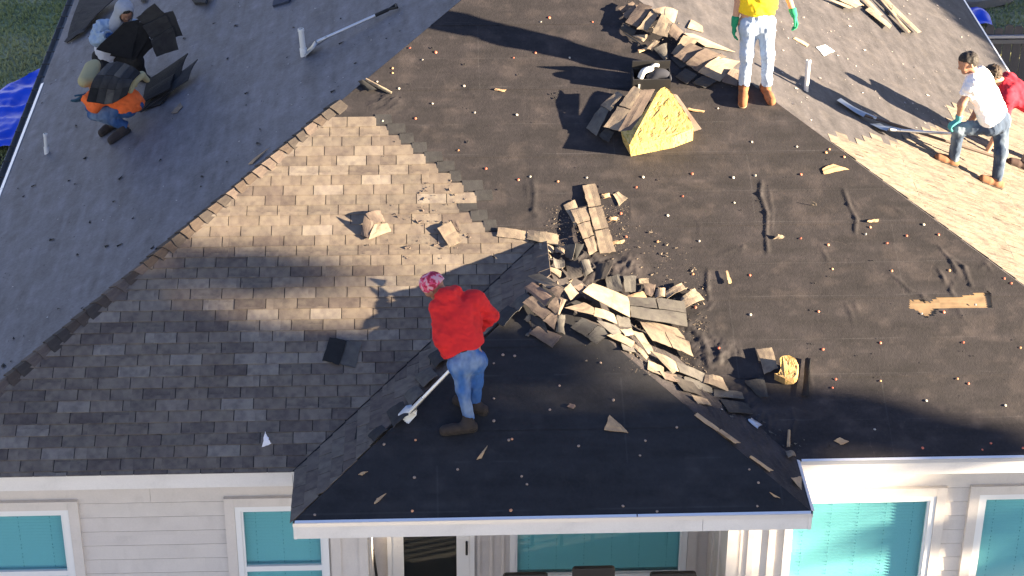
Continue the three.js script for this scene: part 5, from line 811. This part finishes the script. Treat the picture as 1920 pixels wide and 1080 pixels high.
// limbs and clothes; J holds the joints
function person(label, J, o) {
  const T = thing('person', label, 'person', o.group, J.base); const L = p => p.clone().sub(J.base); const Q = {}; for (const k in J) if (J[k] && J[k].isVector3) Q[k] = L(J[k]);
  const up = Q.neck.clone().sub(Q.pelvis).normalize(), across = Q.shR.clone().sub(Q.shL).normalize(), fwd = across.clone().cross(up).normalize().multiplyScalar(-1);
  const sq = { sq: fwd, sqk: 1.28 };
  const torso = (d0, d = d0 + (o.slim || 0)) => [bone(Q.pelvis.clone().addScaledVector(up, .02), Q.chest, .135 - d, .158 - d, sq), bone(Q.hipL.clone().addScaledVector(up, .05), Q.shL.clone().lerp(Q.chest, .38), .098 - d, .105 - d, sq), bone(Q.hipR.clone().addScaledVector(up, .05), Q.shR.clone().lerp(Q.chest, .38), .098 - d, .105 - d, sq), bone(Q.shL.clone().lerp(Q.neck, .1), Q.shR.clone().lerp(Q.neck, .1), .072 - d, .072 - d)];
  const arm = (s, d, fine) => [bone(Q['sh' + s], Q['el' + s], .066 - d, .052 - d), bone(Q['el' + s], Q['wr' + s], .051 - d, fine ? .030 : .042 - d)];
  const leg = (s, d0, d = d0 + (o.slim || 0)) => [bone(Q['hip' + s], Q['kn' + s], .096 - d, .068 - d, { k: .05 }), bone(Q['kn' + s], Q['an' + s], .068 - d, .056 - d, { k: .04 })];
  const legs = d => [bone(Q.hipL, Q.hipR, .105 - d, .105 - d), ...leg('L', d), ...leg('R', d)];
  const HB = basis(o.face, o.headUp || V3(0, 1, 0)), hd = Q.head;
  // one continuous body under the clothes, with a finer head and hands of its own
  const bb = [...torso(.022), bone(Q.neck.clone().addScaledVector(up, -.04), HB.at(hd, -.02, 0, -.05), .058, .056), ...arm('L', .014, true), ...arm('R', .014, true), ...legs(.016)]; const hb = [...headBones(hd, HB), bone(Q.neck, HB.at(hd, -.02, 0, -.05), .056, .056)];
  const gs = [surfaceNets(bb, .013, field(bb, .05)), surfaceNets(hb, .006, field(hb, .03))];
  const hands = ['L', 'R'].map(s => handBones(Q['wr' + s], (o['hand' + s] || Q['wr' + s].clone().sub(Q['el' + s])), o['palm' + s] || V3(0, 0, -1), o.gloves ? 1.12 : 1, o['curl' + s] ?? .45));
  if (!o.gloves) for (const h of hands) gs.push(surfaceNets(h, .0045, field(h, .01)));
  mesh('body', mergeGeometries(gs), o.skin || skinM, T);
  if (o.gloves) hands.forEach((h, i) => { const c = [...h, bone(Q[i ? 'wrR' : 'wrL'].clone().lerp(Q[i ? 'elR' : 'elL'], .22), Q[i ? 'wrR' : 'wrL'], .041, .034)]; mesh('glove', surfaceNets(c, .005, field(c, .012), o.gloves), clothM, T); });
  if (!o.hidden) face(hd, HB, T);
  // trousers
  const jb = legs(0).map(b => ({ ...b })); for (const b of jb) if (b.b === Q.anL || b.b === Q.anR) b.cut = true;
  jb.push(bone(Q.pelvis.clone().addScaledVector(up, -.02), Q.pelvis.clone().addScaledVector(up, .075), .128, .122, { ...sq, cut: true }));
  mesh(o.trouserName || 'jeans', surfaceNets(jb, .010, field(jb, .045, folds(.011, 14, 9, 2)), o.trousers), clothM, T);
  mesh('belt', surfaceNets([bone(Q.pelvis.clone().addScaledVector(up, .045), Q.pelvis.clone().addScaledVector(up, .082), .128, .128, sq)], .010, p => { const b = bone(Q.pelvis.clone().addScaledVector(up, .0), Q.pelvis.clone().addScaledVector(up, .14), .129, .125, sq), e = p.clone().sub(Q.pelvis).dot(up); return Math.max(capD(p, b), e - .082, .05 - e); }, flat([.02, .016, .014])), clothM, T);
  // shirt or jacket
  const sb = torso(-.004); if (o.bulk) for (const b of sb) { b.ra += o.bulk; b.rb += o.bulk; }
  if (o.sleeve < 1) for (const s of ['L', 'R']) { const e = Q['sh' + s].clone().lerp(Q['el' + s], o.sleeve); sb.push(bone(Q['sh' + s], e, .076, .078, { cut: true, k: .06 })); }
  else for (const s of ['L', 'R']) { const a = arm(s, -.012), c = a[1]; c.cut = true; c.rb += .004; if (o.bulk) for (const b of a) { b.ra += o.bulk * .6; b.rb += o.bulk * .5; } sb.push(...a); }
  const hemA = o.hem ?? .045; const fd = folds((o.foldAmp || .012) * 1.5, 6.5, 10, 5);
  if (o.hood) sb.push(bone(Q.neck.clone().addScaledVector(fwd, -.05).addScaledVector(across, -.07), Q.neck.clone().addScaledVector(fwd, -.05).addScaledVector(across, .07), .058, .058, { k: .03 }), bone(Q.neck.clone().addScaledVector(fwd, -.07).addScaledVector(up, -.12), Q.neck.clone().addScaledVector(fwd, -.07), .05, .075, { k: .04 }));
  else sb.push(bone(Q.neck.clone().addScaledVector(up, -.05), Q.neck.clone().addScaledVector(up, -.005), .085, .072, { k: .04, cut: true }));
  mesh(o.shirtName, surfaceNets(sb, .010, field(sb, .06, (p, d) => { const e = p.clone().sub(Q.pelvis), u = e.dot(up); const inTorso = e.length() < .45 || u > 0; d = fd(p, d); return inTorso && Math.abs(e.dot(across)) < .24 ? Math.max(d, hemA - u - .012 * Math.sin(e.dot(across) * 26)) : d; }), o.shirt), clothM, T);
  // boots
  for (const s of ['L', 'R']) { const h = Q['he' + s], t = Q['to' + s], a = Q['an' + s], n = roofN(J['to' + s]), B = [bone(h.clone().addScaledVector(n, .045), t.clone().addScaledVector(n, .036), .046, .040, { k: .03 }), bone(h.clone().lerp(t, .25).addScaledVector(n, .05), a.clone().lerp(Q['kn' + s], .10), .052, .052, { k: .03, cut: true }), bone(h.clone().lerp(t, .7).addScaledVector(n, .04), t.clone().addScaledVector(n, .03), .050, .040)];
    const bt = mesh('boot', surfaceNets(B, .007, field(B, .03, (p, d) => Math.max(d, .002 - p.clone().sub(h).dot(n))), o.boots), clothM, T);
    const S2 = [bone(h.clone().addScaledVector(n, .012), t.clone().addScaledVector(n, .012), .050, .048)]; mesh('sole', surfaceNets(S2, .008, field(S2, .01, (p, d) => { const e = p.clone().sub(h).dot(n); return Math.max(d, e - .022, -e); }), flat(o.sole || [.03, .025, .022])), clothM, bt); }
  return { T, Q, HB, hd, up, fwd, across };
}
function foot(px, py, dir, J, s, back = .07, len = .19) { const p = onRoof(px, py, 0); const D = dir.clone().setY(0).normalize(), g = q => { q.y = Math.max(roofY(q.x, q.z), -50) + .004; return q; }; J['he' + s] = g(p.clone().addScaledVector(D, -back)); J['to' + s] = g(p.clone().addScaledVector(D, len)); return p; }
function jacketHair(P, c, B, m, name, bones, mod, cell = .007, col) { mesh(name, surfaceNets(bones, cell, field(bones, .03, mod), col), m, P); }
const hairBrown = mat(.035, .022, .014, .75), hairBlack = mat(.014, .011, .010, .7);

{ // 1: red jacket, on the porch front
  const J = {}, D = V3(-.86, 0, -.5), a = foot(872, 806, V3(-1, 0, .12), J, 'L'), b = foot(893, 768, V3(-.9, 0, -.4), J, 'R'), z = a.z; J.base = a;
  J.anL = atZ(880, 786, z - .02); J.anR = atZ(891, 757, b.z); J.knL = atZ(868, 730, z - .04); J.knR = atZ(893, 716, z - .14); J.hipL = atZ(861, 682, z - .06); J.hipR = atZ(892, 677, z - .12);
  J.pelvis = atZ(877, 668, z - .08); J.chest = atZ(858, 592, z - .24); J.neck = atZ(838, 553, z - .34); J.shL = atZ(823, 580, z - .24); J.shR = atZ(893, 562, z - .38);
  J.elL = atZ(829, 634, z - .10); J.wrL = atZ(848, 676, z - .16); J.elR = atZ(918, 592, z - .42); J.wrR = atZ(884, 625, z - .50); J.head = atZ(812, 537, z - .42);
  const p = person('man in red jacket, jeans and pink bandana scraping shingles off the porch roof', J, { face: V3(-.75, -.62, -.25), skin: skinD, slim: .009, trousers: denim([.03, .11, .34], .5, 3), shirt: flat([.62, .016, .020], .12), shirtName: 'jacket', sleeve: 1, hood: true, bulk: .006, hem: .05, boots: flat([.035, .027, .024], .3), gloves: flat([.10, .09, .08]), foldAmp: .015, palmL: V3(1, 0, -.3), palmR: V3(-1, -.2, 0), curlL: 1.1, curlR: 1.1, handL: V3(-.1, -1, .1), handR: V3(-.4, -.6, 0) });
  const bb = hairBones(p.hd, p.HB, .104); jacketHair(p.T, p.hd, p.HB, clothM, 'bandana', [...bb, bone(p.HB.at(p.hd, -.12, 0, -.0), p.HB.at(p.hd, -.16, .0, -.05), .024, .012)], (q, d) => { const e = q.clone().sub(p.hd), u = e.dot(p.HB.U), f = e.dot(p.HB.F); d += .006 * (fbm(q.x * 40, q.y * 40, q.z * 40, 2) - .5); return Math.max(d, -.012 - u + .3 * Math.max(-f, 0) * .5); }, .006, (x, y, z, o) => { const n = fbm(x * 38, y * 38, z * 38, 2), w = n > .56 ? 1 : n < .40 ? 2 : 0, c = [[.62, .07, .16], [.62, .34, .40], [.36, .02, .05]][w]; o[0] = c[0]; o[1] = c[1]; o[2] = c[2]; });
  const tip = onRoof(755, 787, .015), s0 = onRoof(776, 764, .10), hand = J.wrL.clone().add(V3(-.0, -.065, .02)), e = s0.clone().add(hand.clone().sub(s0).multiplyScalar(1.55)); shovel('long grey roofing shovel held by the man in the red jacket', s0, e, tip, .13, .2, V3(.35, .8, .5), false);
}
{ // 2: yellow shirt, standing at the hip
  const J = {}, a = foot(1393, 176, V3(-.15, 0, 1), J, 'R', .10, .15), b = foot(1437, 176, V3(.2, 0, 1), J, 'L', .10, .15), z = (a.z + b.z) / 2; J.base = a;
  J.anR = atZ(1395, 159, a.z); J.anL = atZ(1438, 158, b.z); J.knR = atZ(1400, 100, z + .03); J.knL = atZ(1439, 100, z + .03); J.hipR = atZ(1404, 46, z); J.hipL = atZ(1436, 46, z); J.pelvis = atZ(1420, 34, z); J.chest = atZ(1423, -42, z); J.neck = atZ(1425, -82, z - .02); J.head = atZ(1427, -112, z);
  J.shR = atZ(1395, -68, z); J.shL = atZ(1456, -68, z); J.elR = atZ(1385, -8, z - .02); J.elL = atZ(1475, -14, z - .04); J.wrR = atZ(1377, 46, z); J.wrL = atZ(1489, 28, z);
  const p = person('man in yellow shirt, white jeans and green gloves cut by the top edge', J, { face: V3(-.1, -.4, .9), trousers: (x, y, zz, o) => { const k = 1 + .16 * (2 * fbm(x * 9, y * 7, zz * 9, 3) - 1); o[0] = .34 * k; o[1] = .43 * k; o[2] = .58 * k; }, shirt: flat([.80, .56, .012], .08), shirtName: 'shirt', sleeve: .55, hem: .06, boots: flat([.22, .085, .035], .25), sole: [.3, .2, .12], gloves: (x, y, zz, o) => { o[0] = .01; o[1] = .24; o[2] = .12; }, palmL: V3(-1, 0, 0), palmR: V3(1, 0, 0), curlL: .7, curlR: .5, foldAmp: .016 });
  jacketHair(p.T, p.hd, p.HB, hairBlack, 'hair', hairBones(p.hd, p.HB), hairMod(p.hd, p.HB, .012));
}
{ // 3: white shirt, striding on the sunlit slope
  const J = {}, D = V3(-1, 0, .12), a = foot(1780, 309, D, J, 'L', .05, .15), b = foot(1864, 350, D, J, 'R', .05, .16), z = a.z; J.base = b;
  J.anL = atZ(1788, 299, z); J.knL = atZ(1797, 243, z + .05); J.hipL = atZ(1858, 236, z + .07); J.anR = atZ(1869, 337, b.z); J.knR = atZ(1877, 285, b.z - .02); J.hipR = atZ(1876, 226, z - .10); J.pelvis = atZ(1872, 224, z); J.chest = atZ(1843, 168, z - .04); J.neck = atZ(1826, 137, z - .04);
  J.head = atZ(1815, 118, z - .04); J.shL = atZ(1823, 160, z + .14); J.shR = atZ(1842, 143, z - .22); J.elL = atZ(1803, 196, z + .18); J.wrL = atZ(1797, 225, z + .14); J.elR = atZ(1836, 200, z - .30); J.wrR = atZ(1812, 240, z - .28);
  const p = person('man in white t-shirt and dark jeans striding with a hand on knee', J, { face: V3(-.92, -.25, .16), skin: skinD, trousers: denim([.03, .052, .095], .5, 7), shirt: flat([.80, .80, .82], .04), shirtName: 'shirt', sleeve: .6, bulk: .018, hem: .05, boots: flat([.20, .09, .045], .3), gloves: flat([.06, .30, .32]), palmL: V3(0, -1, 0), palmR: V3(0, -1, 0), handL: V3(-.8, -.5, .1), handR: V3(-1, -.3, 0), curlL: .9, curlR: 1.1, foldAmp: .017 });
  jacketHair(p.T, p.hd, p.HB, hairBlack, 'hair', hairBones(p.hd, p.HB), hairMod(p.hd, p.HB, .012));
}
{ // 4: red shirt, bent over at the right edge
  const J = {}, D = V3(-1, 0, .05), a = foot(1917, 318, D, J, 'L', .05, .16), b = foot(1952, 312, D, J, 'R', .05, .16), z = a.z - .1; J.base = a;
  J.anL = atZ(1921, 306, a.z); J.anR = atZ(1956, 300, b.z); J.knL = atZ(1944, 262, z); J.knR = atZ(1964, 258, z - .1); J.hipL = atZ(1946, 208, z + .06); J.hipR = atZ(1952, 198, z - .14); J.pelvis = atZ(1946, 196, z - .04); J.chest = atZ(1902, 170, z - .06); J.neck = atZ(1876, 154, z - .08); J.head = atZ(1861, 143, z - .08);
  J.shL = atZ(1888, 182, z + .10); J.shR = atZ(1890, 150, z - .26); J.elL = atZ(1876, 236, z + .06); J.wrL = atZ(1850, 286, z + .04); J.elR = atZ(1884, 214, z - .26); J.wrR = atZ(1868, 268, z - .24);
  const p = person('man in red t-shirt bent low at the right edge', J, { face: V3(-.8, -.6, .15), headUp: V3(-.4, .9, 0), trousers: flat([.20, .18, .15], .1), trouserName: 'trousers', shirt: flat([.46, .012, .035], .08), shirtName: 'shirt', sleeve: .6, hem: .06, boots: flat([.05, .03, .025], .2), palmL: V3(0, -.3, 1), curlL: 1.1, curlR: 1.1, foldAmp: .015 });
  jacketHair(p.T, p.hd, p.HB, hairBrown, 'hair', hairBones(p.hd, p.HB, .104), hairMod(p.hd, p.HB, .03));
}
{ // 5: hooded man carrying black shingles on the shaded slope
  const J = {}, D = V3(.5, 0, .85), a = foot(270, 150, D, J, 'L', .06, .14), b = foot(228, 158, D, J, 'R', .06, .14), z = a.z; J.base = a;
  J.anL = atZ(266, 140, z); J.anR = atZ(226, 148, b.z); J.knL = atZ(258, 114, z + .14); J.knR = atZ(198, 130, z + .12); J.hipL = atZ(222, 106, z - .04); J.hipR = atZ(190, 108, z - .04); J.pelvis = atZ(203, 102, z - .04); J.chest = atZ(206, 64, z + .0); J.neck = atZ(222, 42, z + .06); J.head = atZ(234, 22, z + .12);
  J.shR = atZ(189, 54, z + .02); J.shL = atZ(250, 52, z + .02); J.elR = atZ(178, 78, z + .10); J.wrR = atZ(203, 67, z + .34); J.elL = atZ(262, 82, z + .0); J.wrL = atZ(272, 66, z + .10);
  const p = person('man in blue jacket and grey hood holding a fan of black shingles', J, { face: V3(.36, -.42, .83), skin: skinD, trousers: flat([.012, .012, .014], .2), trouserName: 'trousers', shirt: flat([.29, .38, .49], .18), shirtName: 'jacket', sleeve: 1, bulk: .004, hem: .19, boots: flat([.02, .018, .018], .2), gloves: flat([.012, .05, .16]), palmR: V3(.2, 0, -1), palmL: V3(0, 0, -1), curlL: .8, curlR: .8, handR: V3(1, -.1, .1), foldAmp: .018 });
  const hb = [bone(p.HB.at(p.hd, -.03, 0, .03), p.HB.at(p.hd, .01, 0, .03), .112, .102), bone(p.HB.at(p.hd, -.03, 0, 0), p.Q.neck.clone().addScaledVector(p.up, -.05), .105, .11), bone(p.HB.at(p.hd, .01, 0, -.05), p.HB.at(p.hd, .01, 0, -.14), .095, .09)];
  jacketHair(p.T, p.hd, p.HB, clothM, 'hood', hb, (q, d) => { const e = q.clone().sub(p.hd), f = e.dot(p.HB.F), r = e.dot(p.HB.R), u = e.dot(p.HB.U); const open = Math.hypot(r / .080, (u + .005) / .102) - 1; d += .006 * (fbm(q.x * 30, q.y * 30, q.z * 30, 2) - .5); return Math.max(d, f > -.01 ? -open * .08 : d, f - .085); }, .007, flat([.34, .36, .40], .12));
  const wb = [bone(p.Q.pelvis.clone().addScaledVector(p.up, -.02), p.Q.chest.clone().lerp(p.Q.pelvis, .3), .160, .165, { sq: p.fwd, sqk: 1.2 })]; mesh('hoodie_hem', surfaceNets(wb, .010, field(wb, .05, (q, d) => { const e = q.clone().sub(p.Q.pelvis).dot(p.up); return Math.max(folds(.018, 8, 12, 3)(q, d), e - .26, -.03 - e); }), flat([.55, .57, .64], .1)), clothM, p.T);
  jacketHair(p.T, p.hd, p.HB, hairBlack, 'hair', hairBones(p.hd, p.HB, .097), hairMod(p.hd, p.HB, .01));
  const FN = 'black shingles carried in a fan by the hooded man', zz = z + .38, q = (lab, px, dz, tone, tabs = 1) => tag(mesh('carried_shingle', slabQuad(px.map((c, i) => atZ(c[0], c[1], zz + (Array.isArray(dz) ? dz[i] : dz))), tabs, .012, .01, ++lq * 1.37), looseM[tone], null, true), lab, 'shingle', FN);
  q('broad black sheet at the glove of the hooded man', [[180, 92], [232, 42], [262, 36], [246, 110]], [.06, .04, -.02, .02], 'black'); q('black sheet in the middle of the carried fan', [[205, 104], [250, 40], [296, 44], [252, 112]], [.02, .0, -.06, -.02], 'black');
  q('uppermost shingle of the carried fan with a pale stripe', [[257, 33], [289, 6], [316, 32], [272, 49]], [.0, -.02, -.06, -.03], 'dark'); q('second shingle of the carried fan', [[268, 49], [310, 27], [322, 50], [284, 74]], [.02, -.02, -.05, -.01], 'dark');
  q('outermost right shingle of the carried fan', [[308, 24], [325, 20], [342, 66], [320, 72]], [-.04, -.06, -.10, -.07], 'dark'); q('lowest right shingle of the carried fan', [[282, 76], [324, 50], [334, 92], [293, 106]], [.03, -.02, -.04, .02], 'dark'); q('black sheet hanging below the carried fan', [[240, 96], [280, 70], [290, 84], [262, 112]], [-.04, -.06, -.08, -.06], 'black');
}
{ // 6: crouching man with a bundle on his back
  const J = {}, D = V3(-.8, 0, .5), a = foot(232, 254, D, J, 'L', .05, .14), b = foot(214, 240, D, J, 'R', .05, .14), z = a.z; J.base = a;
  J.anL = atZ(236, 236, z - .04); J.anR = atZ(222, 230, z - .16); J.knL = atZ(176, 213, z + .04); J.knR = atZ(172, 202, z - .12); J.hipL = atZ(238, 202, z - .06); J.hipR = atZ(240, 194, z - .22); J.pelvis = atZ(247, 189, z - .14); J.chest = atZ(212, 168, z - .16); J.neck = atZ(184, 162, z - .16); J.head = atZ(184, 162, z - .18);
  J.shL = atZ(192, 180, z + .02); J.shR = atZ(192, 160, z - .34); J.elL = atZ(178, 196, z + .06); J.wrL = atZ(161, 179, z + .0); J.elR = atZ(186, 172, z - .34); J.wrR = atZ(190, 184, z - .2);
  person('man in orange shirt and jeans crouching under a shingle bundle', J, { face: V3(-.8, -.5, .2), headUp: V3(-.5, .8, 0), trousers: denim([.03, .085, .22], .5, 5), shirt: flat([.95, .17, .035], .08), shirtName: 'shirt', sleeve: 1, bulk: .026, hem: -.15, boots: flat([.04, .032, .03], .3), gloves: flat([.02, .07, .12]), palmL: V3(-1, -.3, 0), palmR: V3(-1, 0, 0), curlL: .3, curlR: .6, handL: V3(-.85, -.5, .2), foldAmp: .018 });
  // pad and bundle over his back
  const PB = 'shingles bundled on the back of the crouching man', arch = (rows, th, sd, uvk = 1) => { // rows: lists of px,py,dz across
    const n = rows.length, m = rows[0].length, P = rows.map(r => r.map(q => atZ(q[0], q[1], z + q[2]))), pos = [], uv = [], cu = P.map(r => new THREE.CatmullRomCurve3(r)), NU = 10, tri = (...v) => { for (const x of v) { pos.push(x.x, x.y, x.z); uv.push(x.x * 1.1 + sd, x.y * 1.1 + x.z); } };
    const g = (i, j, k) => { const a = cu[i].getPoint(j / NU), up = V3(0, .8, .4); return a.addScaledVector(up, k + .003 * (vn(i * 3 + sd, j * 2) - .5)); };
    for (let i = 0; i + 1 < n; i++) for (let j = 0; j < NU; j++) for (const k of [0, -th]) tri(g(i, j, k), g(i + 1, j, k), g(i + 1, j + 1, k), g(i, j, k), g(i + 1, j + 1, k), g(i, j + 1, k));
    for (const i of [0, n - 1]) for (let j = 0; j < NU; j++) tri(g(i, j, 0), g(i, j, -th), g(i, j + 1, -th), g(i, j, 0), g(i, j + 1, -th), g(i, j + 1, 0));
    for (const j of [0, NU]) for (let i = 0; i + 1 < n; i++) tri(g(i, j, 0), g(i, j, -th), g(i + 1, j, -th), g(i, j, 0), g(i + 1, j, -th), g(i + 1, j, 0));
    const G = new THREE.BufferGeometry(); G.setAttribute('position', new THREE.Float32BufferAttribute(pos, 3)); G.setAttribute('uv', new THREE.Float32BufferAttribute(uv, 2)); G.computeVertexNormals(); return G; };
  const padM = mat(.40, .36, .20, .95, { bumpMap: foamB, bumpScale: .006 });
  const padA = [bone(L0(168, 126, -.30), L0(158, 152, -.12), .062, .075), bone(L0(178, 122, -.34), L0(172, 150, -.16), .066, .07)], padB = [bone(L0(244, 170, .0), L0(252, 152, -.06), .034, .042), bone(L0(252, 152, -.06), L0(266, 141, -.16), .042, .040), bone(L0(266, 141, -.16), L0(276, 150, -.24), .040, .032)];
  function L0(px, py, dz) { return atZ(px, py, z + dz); }
  const pn = thing('foam_pad', 'faded yellow foam pad under the bundle on the crouching man, both ends showing', 'foam pad', null, L0(200, 150, -.2)), sh = g => { g.translate(-pn.position.x, -pn.position.y, -pn.position.z); return g; };
  mesh('pad_end', sh(surfaceNets(padA, .008, field(padA, .05))), padM, pn); mesh('pad_end', sh(surfaceNets(padB, .008, field(padB, .03))), padM, pn); mesh('pad', sh(arch([[[176, 160, -.05], [206, 132, -.2], [262, 142, -.2]], [[190, 176, .05], [222, 140, -.1], [256, 160, -.05]]], .04, 3)), padM, pn);
  const cols = [[[163, 190], [176, 150], [203, 119]], [[181, 192], [192, 152], [219, 116]], [[196, 195], [208, 152], [234, 119]], [[211, 193], [222, 156], [246, 124]], [[224, 186], [236, 155], [256, 130]], [[238, 177], [246, 155], [263, 136]]];
  const names = ['leftmost strip of the bundle on the crouching man', 'second strip from the left in the crouching man bundle', 'middle dark strip of the crouching man bundle', 'narrow grey strip right of the middle in the crouching man bundle', 'second strip from the right in the crouching man bundle'], tn = ['grey', 'dark', 'grey', 'dark', 'black'];
  for (let i = 0; i < 5; i++) { const A = cols[i], B = cols[i + 1], d = [.16, .08, -.16], T = thing('carried_shingle', names[i], 'shingle', PB, L0(A[1][0], A[1][1], 0));
    const split = [[0, .30], [.31, .62], [.63, 1]]; split.forEach(([s0, s1], k) => { const c = q => new THREE.CatmullRomCurve3(q.map((p, j) => L0(p[0], p[1], d[j] + i * .012))), ca = c(A), cb = c(B), rows = []; const pos = []; const rr2 = [0, 1].map(w => { const cv = w ? cb : ca; return Array.from({ length: 5 }, (_, j) => cv.getPoint(s0 + (s1 - s0) * j / 4)); });
      const uv = [], th = .012 + .006 * (i % 2), N = V3(-.2, .8, .5).normalize(), quad = (a, b, e, f) => { for (const x of [a, b, e, a, e, f]) { pos.push(x.x, x.y, x.z); uv.push(x.x * 1.3, x.y * 1.3 + x.z); } }, off = (v, h) => v.clone().addScaledVector(N, h);
      for (let j = 0; j < 4; j++) { const [a, b, e, f] = [rr2[0][j], rr2[1][j], rr2[1][j + 1], rr2[0][j + 1]]; quad(off(a, th), off(b, th * .4), off(e, th * .4), off(f, th)); quad(off(a, -.01), off(f, -.01), off(e, -.012), off(b, -.012)); quad(off(a, th), off(f, th), off(f, -.01), off(a, -.01)); quad(off(b, th * .4), off(b, -.012), off(e, -.012), off(e, th * .4)); }
      quad(off(rr2[0][0], th), off(rr2[0][0], -.01), off(rr2[1][0], -.012), off(rr2[1][0], th * .4));
      const g = new THREE.BufferGeometry(); g.setAttribute('position', new THREE.Float32BufferAttribute(pos, 3)); g.setAttribute('uv', new THREE.Float32BufferAttribute(uv, 2)); g.translate(-T.position.x, -T.position.y, -T.position.z); g.computeVertexNormals(); mesh('tab', g, looseM[k === 1 && i % 2 === 0 ? 'dark' : i === 0 && k === 0 ? 'black' : tn[i]], T); }); }
}
// ---------------------------------------------------------------- draw
const renderer = new THREE.WebGLRenderer({ antialias: true });
renderer.shadowMap.enabled = true; renderer.shadowMap.type = THREE.PCFSoftShadowMap;
renderer.toneMapping = THREE.LinearToneMapping; renderer.toneMappingExposure = EXPOSURE;
renderer.setSize(1024, 576);
scene.traverse(o => { if (o.isMesh) o.castShadow = o.receiveShadow = true; });
renderer.render(scene, camera);
